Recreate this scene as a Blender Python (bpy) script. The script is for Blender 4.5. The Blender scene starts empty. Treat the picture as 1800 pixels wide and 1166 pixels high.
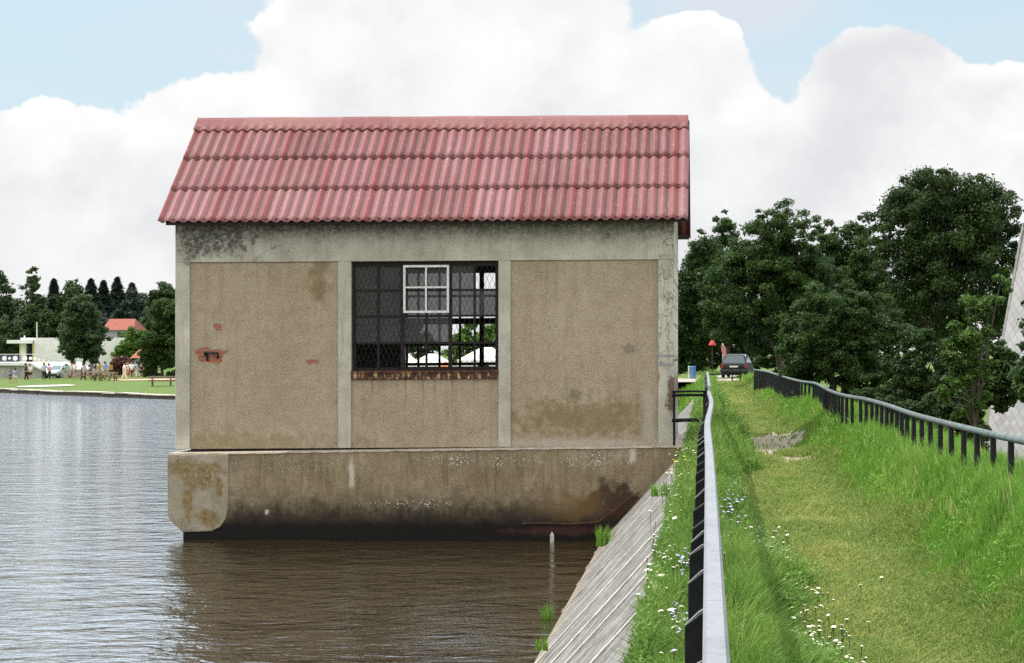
import bpy, bmesh, math, random
import numpy as np
from mathutils import Vector, Matrix

C = bpy.context.scene
COL = C.collection
R = math.radians

# ------------------------------------------------------------------ camera, world, sun, exposure
F, PX, PY, EYE = 3500.0, 1243.0, 618.0, 1.7      # focal length / vanishing point of the dam axis (photo pixels), eye height
cam = bpy.data.cameras.new('camera')
cam.sensor_width = 36.0
cam.lens = 36.0 * F / 1800.0
cam.shift_x = -(PX - 900.0) / 1800.0
cam.shift_y = (PY - 583.0) / 1800.0
cam.clip_start = 0.1
cam.clip_end = 5000
camo = bpy.data.objects.new('camera', cam)
COL.objects.link(camo)
camo.location = (0, 0, EYE)
camo.rotation_euler = (R(90), 0, 0)
C.camera = camo

SUN_EL, SUN_AZ = 62.0, 93.0                       # azimuth: degrees to the left of straight behind the camera
tosun = Vector((-math.sin(R(SUN_AZ)) * math.cos(R(SUN_EL)), -math.cos(R(SUN_AZ)) * math.cos(R(SUN_EL)), math.sin(R(SUN_EL))))
sl = bpy.data.lights.new('sun', 'SUN')
sl.energy = 2.9
sl.angle = R(0.7)
sl.color = (1.0, 0.95, 0.87)
so = bpy.data.objects.new('sun', sl)
COL.objects.link(so)
so.rotation_euler = (-tosun).to_track_quat('-Z', 'Y').to_euler()

C.view_settings.view_transform = 'Standard'
C.view_settings.look = 'None'
C.view_settings.exposure = 0.85
C.view_settings.gamma = 1.0
C.view_settings.use_curve_mapping = False
C.cycles.use_denoising = False


# ------------------------------------------------------------------ node helper
class NT:
    def __init__(s, tree):
        s.t = tree
        s.n = tree.nodes
        s.l = tree.links

    def new(s, t, **kw):
        n = s.n.new(t)
        for k, v in kw.items():
            setattr(n, k, v)
        return n

    def put(s, sock, v):
        if v is None:
            return
        if isinstance(v, bpy.types.NodeSocket):
            s.l.new(v, sock)
        else:
            if sock.type == 'RGBA' and not hasattr(v, '__len__'):
                v = (v, v, v, 1)
            elif sock.type == 'RGBA' and len(v) == 3:
                v = (*v, 1)
            sock.default_value = v

    def m(s, op, a, b=None, c=None, clamp=False):
        n = s.new('ShaderNodeMath', operation=op, use_clamp=clamp)
        for i, v in enumerate((a, b, c)):
            if v is not None:
                s.put(n.inputs[i], v)
        return n.outputs[0]

    def add(s, a, b): return s.m('ADD', a, b)
    def sub(s, a, b): return s.m('SUBTRACT', a, b)
    def mul(s, a, b): return s.m('MULTIPLY', a, b)
    def mx(s, a, b): return s.m('MAXIMUM', a, b)
    def mn(s, a, b): return s.m('MINIMUM', a, b)

    def step(s, v, lo, hi, a=0.0, b=1.0):
        n = s.new('ShaderNodeMapRange', interpolation_type='SMOOTHSTEP')
        s.put(n.inputs[0], v); s.put(n.inputs[1], lo); s.put(n.inputs[2], hi); s.put(n.inputs[3], a); s.put(n.inputs[4], b)
        return n.outputs[0]

    def mix(s, f, a, b, mode='MIX'):
        n = s.new('ShaderNodeMix', data_type='RGBA', blend_type=mode)
        s.put(n.inputs[0], f); s.put(n.inputs[6], a); s.put(n.inputs[7], b)
        return n.outputs[2]

    def noise(s, vec, scale, detail=4, rough=.6, dist=0.0, col=False):
        n = s.new('ShaderNodeTexNoise')
        s.put(n.inputs['Vector'], vec); s.put(n.inputs['Scale'], scale); s.put(n.inputs['Detail'], detail)
        s.put(n.inputs['Roughness'], rough); s.put(n.inputs['Distortion'], dist)
        return n.outputs[1 if col else 0]

    def vor(s, vec, scale, feature='F1', rnd=1.0, out=0):
        n = s.new('ShaderNodeTexVoronoi', feature=feature)
        s.put(n.inputs['Vector'], vec); s.put(n.inputs['Scale'], scale); s.put(n.inputs['Randomness'], rnd)
        return n.outputs[out]

    def ramp(s, f, stops):
        n = s.new('ShaderNodeValToRGB')
        e = n.color_ramp.elements
        while len(e) < len(stops):
            e.new(0.5)
        for i, (p, c) in enumerate(stops):
            e[i].position = p
            e[i].color = (*c, 1) if len(c) == 3 else c
        s.put(n.inputs[0], f)
        return n.outputs[0]

    def obj(s):
        return s.new('ShaderNodeTexCoord').outputs['Object']

    def sep(s, v):
        n = s.new('ShaderNodeSeparateXYZ'); s.put(n.inputs[0], v)
        return n.outputs[0], n.outputs[1], n.outputs[2]

    def comb(s, x, y, z):
        n = s.new('ShaderNodeCombineXYZ')
        s.put(n.inputs[0], x); s.put(n.inputs[1], y); s.put(n.inputs[2], z)
        return n.outputs[0]

    def vscale(s, v, sc):
        n = s.new('ShaderNodeVectorMath', operation='MULTIPLY')
        s.put(n.inputs[0], v); n.inputs[1].default_value = sc
        return n.outputs[0]

    def attr(s, name, out=2):
        n = s.new('ShaderNodeAttribute'); n.attribute_name = name
        return n.outputs[out]

    def bump(s, h, strength=.5, dist=.02, normal=None):
        n = s.new('ShaderNodeBump')
        s.put(n.inputs['Strength'], strength); s.put(n.inputs['Distance'], dist); s.put(n.inputs['Height'], h)
        if normal is not None:
            s.put(n.inputs['Normal'], normal)
        return n.outputs[0]

    def blob(s, u, v, cu, cv, ru, rv, n=None, na=.6, soft=.35):
        """a stain with a ragged edge: 1 inside the ellipse, 0 outside"""
        a = s.m('POWER', s.m('DIVIDE', s.m('ABSOLUTE', s.sub(u, cu)), ru), 2.0)
        b = s.m('POWER', s.m('DIVIDE', s.m('ABSOLUTE', s.sub(v, cv)), rv), 2.0)
        d = s.m('SQRT', s.add(a, b))
        if n is not None:
            d = s.add(d, s.mul(s.sub(n, .5), 4.2 * na))
        return s.step(d, 1 + soft * 1.3, 1 - soft * 1.3)


def material(name):
    m = bpy.data.materials.new(name)
    m.use_nodes = True
    t = NT(m.node_tree)
    b = m.node_tree.nodes['Principled BSDF']
    return m, t, b


def plain(name, col, rough=.6, metal=0.0, var=.18, scale=6.0, bump=0.0, spec=.4):
    m, t, b = material(name)
    o = t.obj()
    n = t.noise(o, scale, 5, .65)
    c = t.mix(t.step(n, .3, .7), tuple(x * (1 - var) for x in col), tuple(min(1, x * (1 + var)) for x in col))
    t.put(b.inputs['Base Color'], c)
    t.put(b.inputs['Roughness'], rough)
    t.put(b.inputs['Metallic'], metal)
    t.put(b.inputs['Specular IOR Level'], spec)
    if bump:
        t.put(b.inputs['Normal'], t.bump(t.noise(o, scale * 5, 4), bump, .01))
    return m


# ------------------------------------------------------------------ sky
W = bpy.data.worlds.new('World')
C.world = W
W.use_nodes = True
w = NT(W.node_tree)
bg = W.node_tree.nodes['Background']
sky = w.new('ShaderNodeTexSky', sky_type='NISHITA')
sky.sun_disc = False
sky.sun_elevation = R(SUN_EL)
sky.sun_rotation = R(180 + SUN_AZ)
sky.dust_density = 1.5
d = w.new('ShaderNodeTexCoord').outputs['Generated']
dx, dy, dz = w.sep(d)
yy = w.mx(dy, 0.08)
u = w.m('DIVIDE', dx, yy)
v = w.m('DIVIDE', dz, yy)
uv = w.comb(u, v, 0.0)
big = w.noise(uv, 9.0, 3, .55)
fine = w.noise(w.comb(u, v, 3.0), 26.0, 7, .58)
puff = w.vor(w.vscale(uv, (1, 1.15, 1)), 30.0, 'SMOOTH_F1')
puff2 = w.vor(w.vscale(w.new('ShaderNodeVectorMath', operation='ADD').outputs[0], (1, 1, 1)), 75.0, 'SMOOTH_F1')
warp = w.n[-2]
w.l.new(uv, warp.inputs[0]); w.put(warp.inputs[1], w.vscale(w.noise(uv, 22.0, 4, .6, 0.0, True), (.012, .012, 0)))
edge = w.add(w.mul(w.sub(fine, .5), 1.15), w.add(w.mul(w.sub(.45, puff), .45), w.mul(w.sub(.45, puff2), .40)))


def SU(px): return (px - PX) / F
def SV(py): return (PY - py) / F


# cloud heads as ellipses on the dome (position in photo pixels -> direction)
heads = [(700, 120, 260, 210), (420, 300, 250, 180), (880, 140, 260, 230), (1190, 150, 150, 120), (1000, 330, 500, 230), (560, 60, 90, 90),
         (1230, 90, 85, 70), (1560, 150, 150, 105), (1700, 190, 110, 80), (1780, 190, 90, 80), (1620, 300, 420, 130), (250, 420, 400, 190),
         (60, 330, 300, 150), (1400, 430, 600, 220), (900, 560, 1400, 190), (330, 560, 600, 200)]
field = None
for (hx, hy, rx, ry) in heads:
    a = w.m('POWER', w.m('DIVIDE', w.sub(u, SU(hx)), rx / F), 2.0)
    b = w.m('POWER', w.m('DIVIDE', w.sub(v, SV(hy)), ry / F), 2.0)
    e = w.sub(1.0, w.m('SQRT', w.add(a, b)))
    field = e if field is None else w.m('SMOOTH_MAX', field, e, 0.12)
tiny = w.noise(w.comb(u, v, 11.0), 85.0, 5, .6)
dens = w.add(field, w.add(w.mul(edge, .46), w.mul(w.sub(tiny, .5), .22)))
mask = w.step(dens, -.015, .055)
# thin grey veil between the heads, left low and right top
veil = w.step(w.add(w.noise(w.vscale(uv, (1, 3.0, 1)), 7.0, 4, .5), w.mul(w.sub(0.16, v), 1.6)), .42, .75)
lav = w.step(w.m('SQRT', w.add(w.m('POWER', w.m('DIVIDE', w.sub(u, SU(1310)), .055), 2.0), w.m('POWER', w.m('DIVIDE', w.sub(v, SV(-10)), .028), 2.0))), 1.25, .3)
# generic clouds for the rest of the dome
gen = w.step(w.noise(d, 2.6, 7, .6), .40, .54)
front = w.step(dy, .25, .5)
cm = w.m('ADD', w.mul(front, mask), w.mul(w.sub(1.0, front), gen))
# brightness inside the clouds: bright tops, greyer hollows
rim = w.step(dens, .55, .05)
bil = w.add(w.mul(w.sub(.42, puff), .42), w.mul(w.sub(.42, puff2), .34))
lum = w.add(w.add(w.mul(rim, .10), w.add(w.mul(w.noise(w.comb(u, v, 7.0), 11.0, 6, .6), .75), w.mul(w.sub(fine, .5), .30))), w.mul(bil, w.add(.45, rim)))
lumc = w.ramp(lum, [(.24, (4.3, 4.37, 4.5)), (.43, (5.2, 5.22, 5.25)), (.64, (6.0, 5.95, 5.85))])
low = w.step(v, .0, .09)
lumc = w.mix(low, w.mix(.5, lumc, (4.8, 4.83, 4.9)), lumc)
lumc = w.mix(front, (11.0, 10.9, 10.7), lumc)
blue = w.mix(.78, sky.outputs[0], (3.65, 4.55, 5.0))
blue = w.mix(w.mul(veil, .30), blue, (4.5, 4.6, 4.75))
blue = w.mix(w.mul(lav, .75), blue, (4.2, 4.35, 4.7))
skyc = w.mix(cm, blue, lumc)
# bright cloud above the heads, out of view, added to brighten the water
fill_deck = w.mul(w.step(v, .185, .27), w.step(w.noise(w.vscale(uv, (1, .8, 1)), 5.0, 5, .6), .26, .46))
skyc = w.mix(w.mul(fill_deck, front), skyc, (15.5, 18.0, 20.5))
w.put(bg.inputs[0], skyc)
bg.inputs[1].default_value = 0.1


# ------------------------------------------------------------------ mesh helpers
class MB:
    """collects verts and faces for ONE mesh object"""
    def __init__(s):
        s.v, s.f, s.mi, s.cur = [], [], [], 0

    def add(s, vs, fs):
        o = len(s.v)
        s.v += [tuple(p) for p in vs]
        for f in fs:
            s.f.append(tuple(i + o for i in f))
            s.mi.append(s.cur)

    def box(s, x0, x1, y0, y1, z0, z1):
        s.add([(x0, y0, z0), (x1, y0, z0), (x1, y1, z0), (x0, y1, z0), (x0, y0, z1), (x1, y0, z1), (x1, y1, z1), (x0, y1, z1)],
              [(0, 3, 2, 1), (4, 5, 6, 7), (0, 1, 5, 4), (1, 2, 6, 5), (2, 3, 7, 6), (3, 0, 4, 7)])

    def prism(s, pts, y0, y1):
        """polygon in x,z extruded along y"""
        n = len(pts)
        s.add([(x, y0, z) for x, z in pts] + [(x, y1, z) for x, z in pts],
              [tuple(range(n)), tuple(range(2 * n - 1, n - 1, -1))] + [(i, i + n, (i + 1) % n + n, (i + 1) % n) for i in range(n)])

    def prismz(s, pts, z0, z1):
        n = len(pts)
        s.add([(x, y, z0) for x, y in pts] + [(x, y, z1) for x, y in pts],
              [tuple(range(n - 1, -1, -1)), tuple(range(n, 2 * n))] + [(i, (i + 1) % n, (i + 1) % n + n, i + n) for i in range(n)])

    def tube(s, pts, rads, seg=8, cap=True):
        pts = [Vector(p) for p in pts]
        if not hasattr(rads, '__len__'):
            rads = [rads] * len(pts)
        rings = []
        up = Vector((0, 0, 1))
        vs = []
        for i, p in enumerate(pts):
            t = (pts[min(i + 1, len(pts) - 1)] - pts[max(i - 1, 0)])
            if t.length < 1e-9:
                t = Vector((0, 0, 1))
            t.normalize()
            a = t.cross(up if abs(t.z) < .95 else Vector((1, 0, 0))).normalized()
            b = t.cross(a)
            for k in range(seg):
                an = 2 * math.pi * k / seg
                vs.append(p + (a * math.cos(an) + b * math.sin(an)) * rads[i])
        fs = []
        for i in range(len(pts) - 1):
            for k in range(seg):
                fs.append((i * seg + k, i * seg + (k + 1) % seg, (i + 1) * seg + (k + 1) % seg, (i + 1) * seg + k))
        if cap:
            fs.append(tuple(range(seg)))
            fs.append(tuple(range(len(vs) - 1, len(vs) - 1 - seg, -1)))
        s.add(vs, fs)

    def lathe(s, prof, seg=14, c=(0, 0, 0)):
        vs, fs = [], []
        for r, z in prof:
            for k in range(seg):
                an = 2 * math.pi * k / seg
                vs.append((c[0] + r * math.cos(an), c[1] + r * math.sin(an), c[2] + z))
        for i in range(len(prof) - 1):
            for k in range(seg):
                fs.append((i * seg + k, i * seg + (k + 1) % seg, (i + 1) * seg + (k + 1) % seg, (i + 1) * seg + k))
        fs.append(tuple(range(seg - 1, -1, -1)))
        fs.append(tuple(range((len(prof) - 1) * seg, len(prof) * seg)))
        s.add(vs, fs)

    def build(s, name, mat, parent=None, smooth=False, off=None, bevel=0.0, xf=None):
        me = bpy.data.meshes.new(name)
        vs = s.v if xf is None else [xf(p) for p in s.v]
        me.from_pydata(vs, [], s.f)
        mats = mat if isinstance(mat, (list, tuple)) else [mat]
        for m_ in mats:
            me.materials.append(m_)
        if len(mats) > 1:
            me.polygons.foreach_set('material_index', s.mi)
        bm = bmesh.new()
        bm.from_mesh(me)
        bmesh.ops.recalc_face_normals(bm, faces=bm.faces)
        bm.to_mesh(me)
        bm.free()
        if smooth:
            me.polygons.foreach_set('use_smooth', [True] * len(me.polygons))
        me.update()
        o = bpy.data.objects.new(name, me)
        COL.objects.link(o)
        if parent is not None:
            o.parent = parent
            if off is not None:
                o.location = off
        if bevel:
            bv = o.modifiers.new('bevel', 'BEVEL')
            bv.width = bevel; bv.segments = 2; bv.limit_method = 'ANGLE'
        return o


def tag(o, label=None, cat=None, group=None, kind=None):
    if label: o['label'] = label
    if cat: o['category'] = cat
    if group: o['group'] = group
    if kind: o['kind'] = kind
    return o


def thing(name, label, cat, loc=(0, 0, 0), rz=0.0, group=None):
    o = bpy.data.objects.new(name, None)
    o.empty_display_size = .2
    COL.objects.link(o)
    o.location = loc
    o.rotation_euler = (0, 0, rz)
    return tag(o, label, cat, group)


def fastmesh(name, verts, quads=None, tris=None, mat=None, attrs=None, parent=None, smooth=False):
    """numpy arrays -> one mesh object"""
    me = bpy.data.meshes.new(name)
    nv = len(verts)
    me.vertices.add(nv)
    me.vertices.foreach_set('co', np.ascontiguousarray(verts, dtype=np.float32).ravel())
    idx, starts, tot = [], [], 0
    sizes = []
    for arr, k in ((quads, 4), (tris, 3)):
        if arr is not None and len(arr):
            idx.append(np.asarray(arr, dtype=np.int32).ravel())
            starts.append(np.arange(len(arr), dtype=np.int32) * k + tot)
            tot += len(arr) * k
    idx = np.concatenate(idx); starts = np.concatenate(starts)
    me.loops.add(len(idx))
    me.loops.foreach_set('vertex_index', idx)
    me.polygons.add(len(starts))
    me.polygons.foreach_set('loop_start', starts)
    if smooth is not False:
        me.polygons.foreach_set('use_smooth', np.ones(len(starts), dtype=bool) if smooth is True else np.asarray(smooth, dtype=bool))
    me.update(calc_edges=True)
    for n_, (dom, arr) in (attrs or {}).items():
        a = me.attributes.new(n_, 'FLOAT', dom)
        a.data.foreach_set('value', np.ascontiguousarray(arr, dtype=np.float32))
    mats = mat if isinstance(mat, (list, tuple)) else [mat]
    for m_ in mats:
        me.materials.append(m_)
    o = bpy.data.objects.new(name, me)
    COL.objects.link(o)
    if parent is not None:
        o.parent = parent
    return o


def sstep(a, b, x):
    t = np.clip((x - a) / (b - a), 0, 1)
    return t * t * (3 - 2 * t)


_rs = np.random.RandomState(5)
_tab = _rs.rand(256, 256)


def vnoise(x, y):
    x = np.asarray(x, float); y = np.asarray(y, float)
    xi = np.floor(x).astype(int); yi = np.floor(y).astype(int)
    fx, fy = x - xi, y - yi
    fx = fx * fx * (3 - 2 * fx); fy = fy * fy * (3 - 2 * fy)
    g = lambda i, j: _tab[i % 256, j % 256]
    return (g(xi, yi) * (1 - fx) + g(xi + 1, yi) * fx) * (1 - fy) + (g(xi, yi + 1) * (1 - fx) + g(xi + 1, yi + 1) * fx) * fy


# ------------------------------------------------------------------ terrain
WATER = -1.55
SX = np.array([-400, -120, -62, -57, -36, -18, -7, -1.9])
SY = np.array([230, 175, 166, 158, 135, 110, 92, 76])


def height(x, y):
    x = np.asarray(x, float); y = np.asarray(y, float)
    # the dam: crest, raised right verge, downstream slope
    n = (vnoise(x * 1.7 + 9, y * .8) - .5)
    dam = np.where(x < -.3, 1.09 * (x + .38) - .06, 0.0)
    dam = np.where(x >= -.3, .02 + .04 * n, dam)
    dam = np.where((x >= -.45) & (x < -.3), np.interp(x, [-.45, -.3], [-.136, .02]), dam)
    dam = dam + .42 * sstep(1.55, 2.3, x) * 1.05 * (x >= -.3)
    dam = np.where(x > 2.7, dam - np.minimum((x - 2.7) * .5, 3.3), dam)
    dam = np.maximum(dam, -3.3)
    # flat land behind the dam
    land = .06 + .12 * sstep(110, 150, y) + 0 * x
    k = sstep(88, 125, y)
    right = dam * (1 - k) + land * k
    ys = np.interp(x, SX, SY)
    dd = y - ys
    far = -1.32 + .16 * sstep(0, 50, dd) + .95 * sstep(58, 75, dd + .16 * (x + 50)) + .04 * (vnoise(x * .3, y * .3) - .5)
    near = -1.2 + 1.2 * sstep(0, 10, dd)
    kk = sstep(-30, -12, x)
    bank = far * (1 - kk) + near * kk
    bed = np.where(x > -6, np.maximum(1.09 * (x + .38) - .06, -4), -4)
    bank = np.where(dd > 0, bank, np.where(dd > -.6, -1.9, bed))
    q = (x < -1.7) & (y > 70)
    left = np.where(dd > 0, bank, bed)
    res = np.where(x < -1.75, np.where(y > 76, bank, bed), right)
    return res


def P(px, py, Y):
    return Vector(((px - PX) / F * Y, Y, EYE - (py - PY) / F * Y))


def ground_px(px, py, y0=60.0, y1=400.0):
    """where the ray through a photo pixel meets the far ground"""
    ys = np.linspace(y0, y1, 1400)
    xs = (px - PX) / F * ys
    zs = EYE - (py - PY) / F * ys
    h = height(xs, ys)
    hit = np.nonzero((zs < h))[0]
    i = hit[0] if len(hit) else len(ys) - 1
    return Vector((xs[i], ys[i], h[i]))


def gz(x, y):
    return float(height(np.array([x]), np.array([y]))[0])


xs = np.unique(np.concatenate([np.linspace(-700, -60, 24), np.linspace(-60, -8, 53), np.linspace(-8, -2, 13), np.linspace(-2, -.5, 13), np.linspace(-.45, 3, 60), np.linspace(3, 14, 40), np.linspace(14, 60, 24), np.linspace(60, 700, 24)]))
ys = np.unique(np.concatenate([np.linspace(-40, 4, 12), np.linspace(4, 60, 190), np.linspace(60, 130, 110), np.linspace(130, 300, 110), np.linspace(300, 1500, 24)]))
GX, GY = np.meshgrid(xs, ys)
GZ = height(GX, GY)
verts = np.stack([GX, GY, GZ], -1).reshape(-1, 3)
nx, ny = len(xs), len(ys)
ii = (np.arange(ny - 1)[:, None] * nx + np.arange(nx - 1)[None, :]).ravel()
quads = np.stack([ii, ii + 1, ii + nx + 1, ii + nx], -1)

# gravel patch on the crest, as a ragged outline in metres (shared by material and blades)
def gravel_mask(x, y):
    e = np.sqrt(((x - 1.2) / .80) ** 2 + ((y - 36.0) / 5.3) ** 2) + .9 * (vnoise(x * 3, y * .9) - .5) + .5 * (vnoise(x * 11, y * 3.5) - .5)
    return e < 1.0


m_ground, t, b = material('ground_soil_and_turf')
o = t.obj()
gx, gy, gzz = t.sep(o)
n1 = t.noise(o, .9, 6, .65); n2 = t.noise(o, 14, 5, .7); n3 = t.noise(t.vscale(o, (1, .35, 1)), 2.2, 5, .6)
turf = t.ramp(n2, [(.3, (.045, .07, .012)), (.5, (.09, .125, .022)), (.7, (.17, .165, .045))])
turf = t.mix(t.mul(t.step(n1, .42, .62), .5), turf, (.075, .095, .02))
farland = t.ramp(t.noise(o, 1.4, 6, .7), [(.3, (.055, .095, .014)), (.55, (.085, .13, .02)), (.75, (.14, .155, .04))])
turf = t.mix(t.step(gy, 75, 120), turf, farland)
grav = t.ramp(t.noise(o, 38, 5, .8), [(.3, (.13, .10, .075)), (.5, (.29, .23, .175)), (.72, (.46, .38, .30))])
grav = t.mix(t.mul(t.step(t.noise(o, 2.0, 4), .45, .65), .5), grav, (.14, .125, .10))
ng = t.noise(t.vscale(o, (3, .9, 1)), 1.0, 4, .6)
gm = t.blob(gx, gy, 1.2, 36.0, .86, 5.8, ng, .25, .25)
t.put(b.inputs['Base Color'], t.mix(gm, turf, grav))
t.put(b.inputs['Roughness'], .95)
t.put(b.inputs['Specular IOR Level'], .15)
t.put(b.inputs['Normal'], t.bump(n2, .5, .03))
g = fastmesh('ground', verts, quads=quads, mat=m_ground, smooth=True)
tag(g, kind='structure')

# water
m_water, t, b = material('lake_water')
o = t.obj()
wx, wy, wz = t.sep(o)
wv = t.vscale(o, (1.0, 1.0, 1))
wa = t.noise(t.vscale(o, (.8, 1.1, 1)), 1.5, 2, .5, .5)
wb = t.noise(t.vscale(o, (.8, 1.25, 1)), 3.6, 3, .55, .6)
wc = t.noise(t.vscale(o, (.9, 1.2, 1)), 11.0, 3, .55)
# the lee of the house is calmer than the open lake
lee = t.step(wx, -10.2, -8.6)
amp = t.add(t.add(1.0, t.mul(lee, -.08)), t.add(t.mul(t.step(wy, 60, 24), .15), t.mul(t.step(wy, 55, 110), 1.6)))
wl = t.noise(t.vscale(o, (.7, 1.0, 1)), .55, 2, .5)
h = t.add(t.add(t.mul(wa, .85), t.mul(wl, .7)), t.add(t.mul(wb, .42), t.mul(wc, .12)))
t.put(b.inputs['Base Color'], (.020, .0145, .007))
t.put(b.inputs['Roughness'], .06)
t.put(b.inputs['IOR'], 1.42)
t.put(b.inputs['Specular IOR Level'], .5)
t.put(b.inputs['Normal'], t.bump(t.mul(h, amp), 1.0, .062))
MBw = MB()
MBw.add([(-700, -40, WATER), (-.2, -40, WATER), (-.2, 300, WATER), (-700, 300, WATER)], [(0, 1, 2, 3)])
tag(MBw.build('lake_water', m_water), kind='structure')

# ------------------------------------------------------------------ concrete face of the dam
m_slope, t, b = material('weathered_concrete_slab')
o = t.obj()
sx, sy, sz = t.sep(o)
sv = t.comb(t.mul(t.add(sx, sz), .85), t.mul(sy, 1.3), 0.0)     # streaks running down the slope
st = t.noise(o, 3.6, 9, .82)
gr = t.noise(o, 22, 6, .75)
c = t.ramp(t.add(t.mul(st, .75), t.mul(gr, .25)), [(.36, (.028, .025, .021)), (.47, (.095, .087, .076)), (.60, (.25, .235, .215))])
c = t.mix(t.mul(t.step(t.noise(o, 1.3, 5, .7), .52, .70), .7), c, (.27, .255, .235))
wet = t.step(t.add(sz, t.mul(t.noise(o, 3, 4), .25)), -1.15, -1.42)
c = t.mix(t.mul(wet, .8), c, (.20, .165, .10))
t.put(b.inputs['Base Color'], c)
t.put(b.inputs['Roughness'], .9)
t.put(b.inputs['Normal'], t.bump(t.add(t.mul(gr, .5), st), .7, .025))
m_joint, t, b = material('pale_mortar_joint')
o = t.obj()
c = t.ramp(t.noise(o, 9, 6, .7), [(.3, (.20, .185, .165)), (.55, (.48, .455, .425)), (.75, (.60, .575, .54))])
t.put(b.inputs['Base Color'], c); t.put(b.inputs['Roughness'], .9)
mb = MB()
rnd = random.Random(3)
def slopez(x): return 1.09 * (x + .38)
yy_ = 3.0
k = 0
while yy_ < 92:
    L = rnd.uniform(1.3, 2.9)
    lift = rnd.uniform(0, .006)
    # slab: a plank-like strip lying on the slope
    xa, xb = -3.2, -.36
    y0, y1 = yy_ + .012, yy_ + L - .012
    mb.cur = 0
    nn = .688
    for (a, b2, lf) in ((y0, y1, lift),):
        ra = [(xa, a, slopez(xa) + lf), (xb, a, slopez(xb) + lf), (xb, b2, slopez(xb) + lf), (xa, b2, slopez(xa) + lf)]
        lo = [(x, y, z - .10) for x, y, z in ra]
        mb.add(ra + lo, [(0, 1, 2, 3), (0, 4, 5, 1), (1, 5, 6, 2), (2, 6, 7, 3), (3, 7, 4, 0)])
    mb.cur = 1
    jl = .016 + rnd.uniform(0, .012)
    jw = rnd.uniform(.025, .075)
    a, b2 = yy_ - jw, yy_ + jw
    ra = [(xa, a, slopez(xa) + jl), (xb + .03, a, slopez(xb + .03) + jl), (xb + .03, b2, slopez(xb + .03) + jl), (xa, b2, slopez(xa) + jl)]
    lo = [(x, y, z - .12) for x, y, z in ra]
    mb.add(ra + lo, [(0, 1, 2, 3), (0, 4, 5, 1), (1, 5, 6, 2), (2, 6, 7, 3), (3, 7, 4, 0)])
    yy_ += L
tag(mb.build('dam_slope', [m_slope, m_joint]), kind='structure')

# gravel road crossing behind the crest
m_road = plain('gravel_road', (.27, .225, .195), .95, 0, .25, 3.0, .3)
mb = MB()
pts = [(-14, 118), (-4, 109), (0, 106), (3.0, 107.5), (4.2, 112), (4.8, 122), (5.2, 150), (2.0, 150), (.6, 126), (-3, 121), (-14, 128)]
fan = [(x, y, gz(x, y) + .03) for x, y in pts]
mb.add(fan, [tuple(range(len(fan)))])
tag(mb.build('road', m_road), kind='structure')

# ------------------------------------------------------------------ pump house
YF = 34.65                       # front wall plane
SC = F / YF
def fx(px): return (px - PX) / SC
def fz(py): return EYE - (py - PY) / SC
YB = 39.35                       # back wall plane
XL, XR = fx(308), fx(1185)
def sag(p):                      # the old house is a little out of level
    return (p[0], p[1], p[2] + .0062 * (p[0] + 4.9))

# materials of the house
m_frame, t, b = material('grey_render')
o = t.obj()
x, y, z = t.sep(o)
nA = t.noise(o, 1.7, 6, .65); nB = t.noise(o, 34, 5, .75); nS = t.noise(t.comb(t.mul(x, 5.0), 0.0, t.mul(z, .5)), 1.6, 5, .65)
c = t.ramp(t.add(t.mul(nA, .6), t.mul(nB, .4)), [(.32, (.26, .245, .19)), (.50, (.42, .40, .325)), (.68, (.57, .545, .46))])
c = t.mix(t.mul(t.step(nS, .50, .72), .35), c, (.20, .18, .12))
nD = t.noise(o, 3.2, 7, .75)
mold_shade = t.blob(x, z, fx(360), fz(405), 1.05, .42, nD, 1.3, .35)
mold_shade = t.mx(mold_shade, t.blob(x, z, fx(440), fz(388), 2.2, .24, nD, 1.1, .4))
mold_shade = t.mx(mold_shade, t.mul(t.step(t.add(z, t.mul(t.sub(nD, .5), .55)), 3.50, 3.92), .85))  # band under the eave: overhang shade painted into the render colour
mold_shade = t.mx(mold_shade, t.blob(x, z, fx(1068), fz(415), .05, .09, nD, .5, .3))
mold_shade = t.mul(mold_shade, t.step(t.noise(o, 15, 6, .8), .30, .58))
c = t.mix(t.mul(mold_shade, .85), c, (.035, .037, .032))
# broken render on the right corner pier: thin brown cracks and bricks
cr = t.mul(t.step(t.m('ABSOLUTE', t.sub(t.noise(t.comb(t.mul(x, 2.0), 0.0, z), 3.0, 5, .6), .5)), .016, .004), t.mul(t.step(x, fx(1155), fx(1160)), t.step(z, fz(655), fz(640))))
c = t.mix(t.mul(cr, .8), c, (.06, .04, .025))
rp = t.blob(x, z, fx(1181), fz(690), .07, .35, nD, 1.4, .3)
c = t.mix(t.mul(rp, .85), c, (.09, .05, .03))
rst = t.blob(x, z, fx(1157), fz(662), .035, .10, nD, .6, .4)
c = t.mix(t.mul(rst, .8), c, (.30, .17, .05))
t.put(b.inputs['Base Color'], c); t.put(b.inputs['Roughness'], .92); t.put(b.inputs['Specular IOR Level'], .2)
t.put(b.inputs['Normal'], t.bump(t.add(nB, t.mul(nA, .6)), .6, .012))

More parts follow.
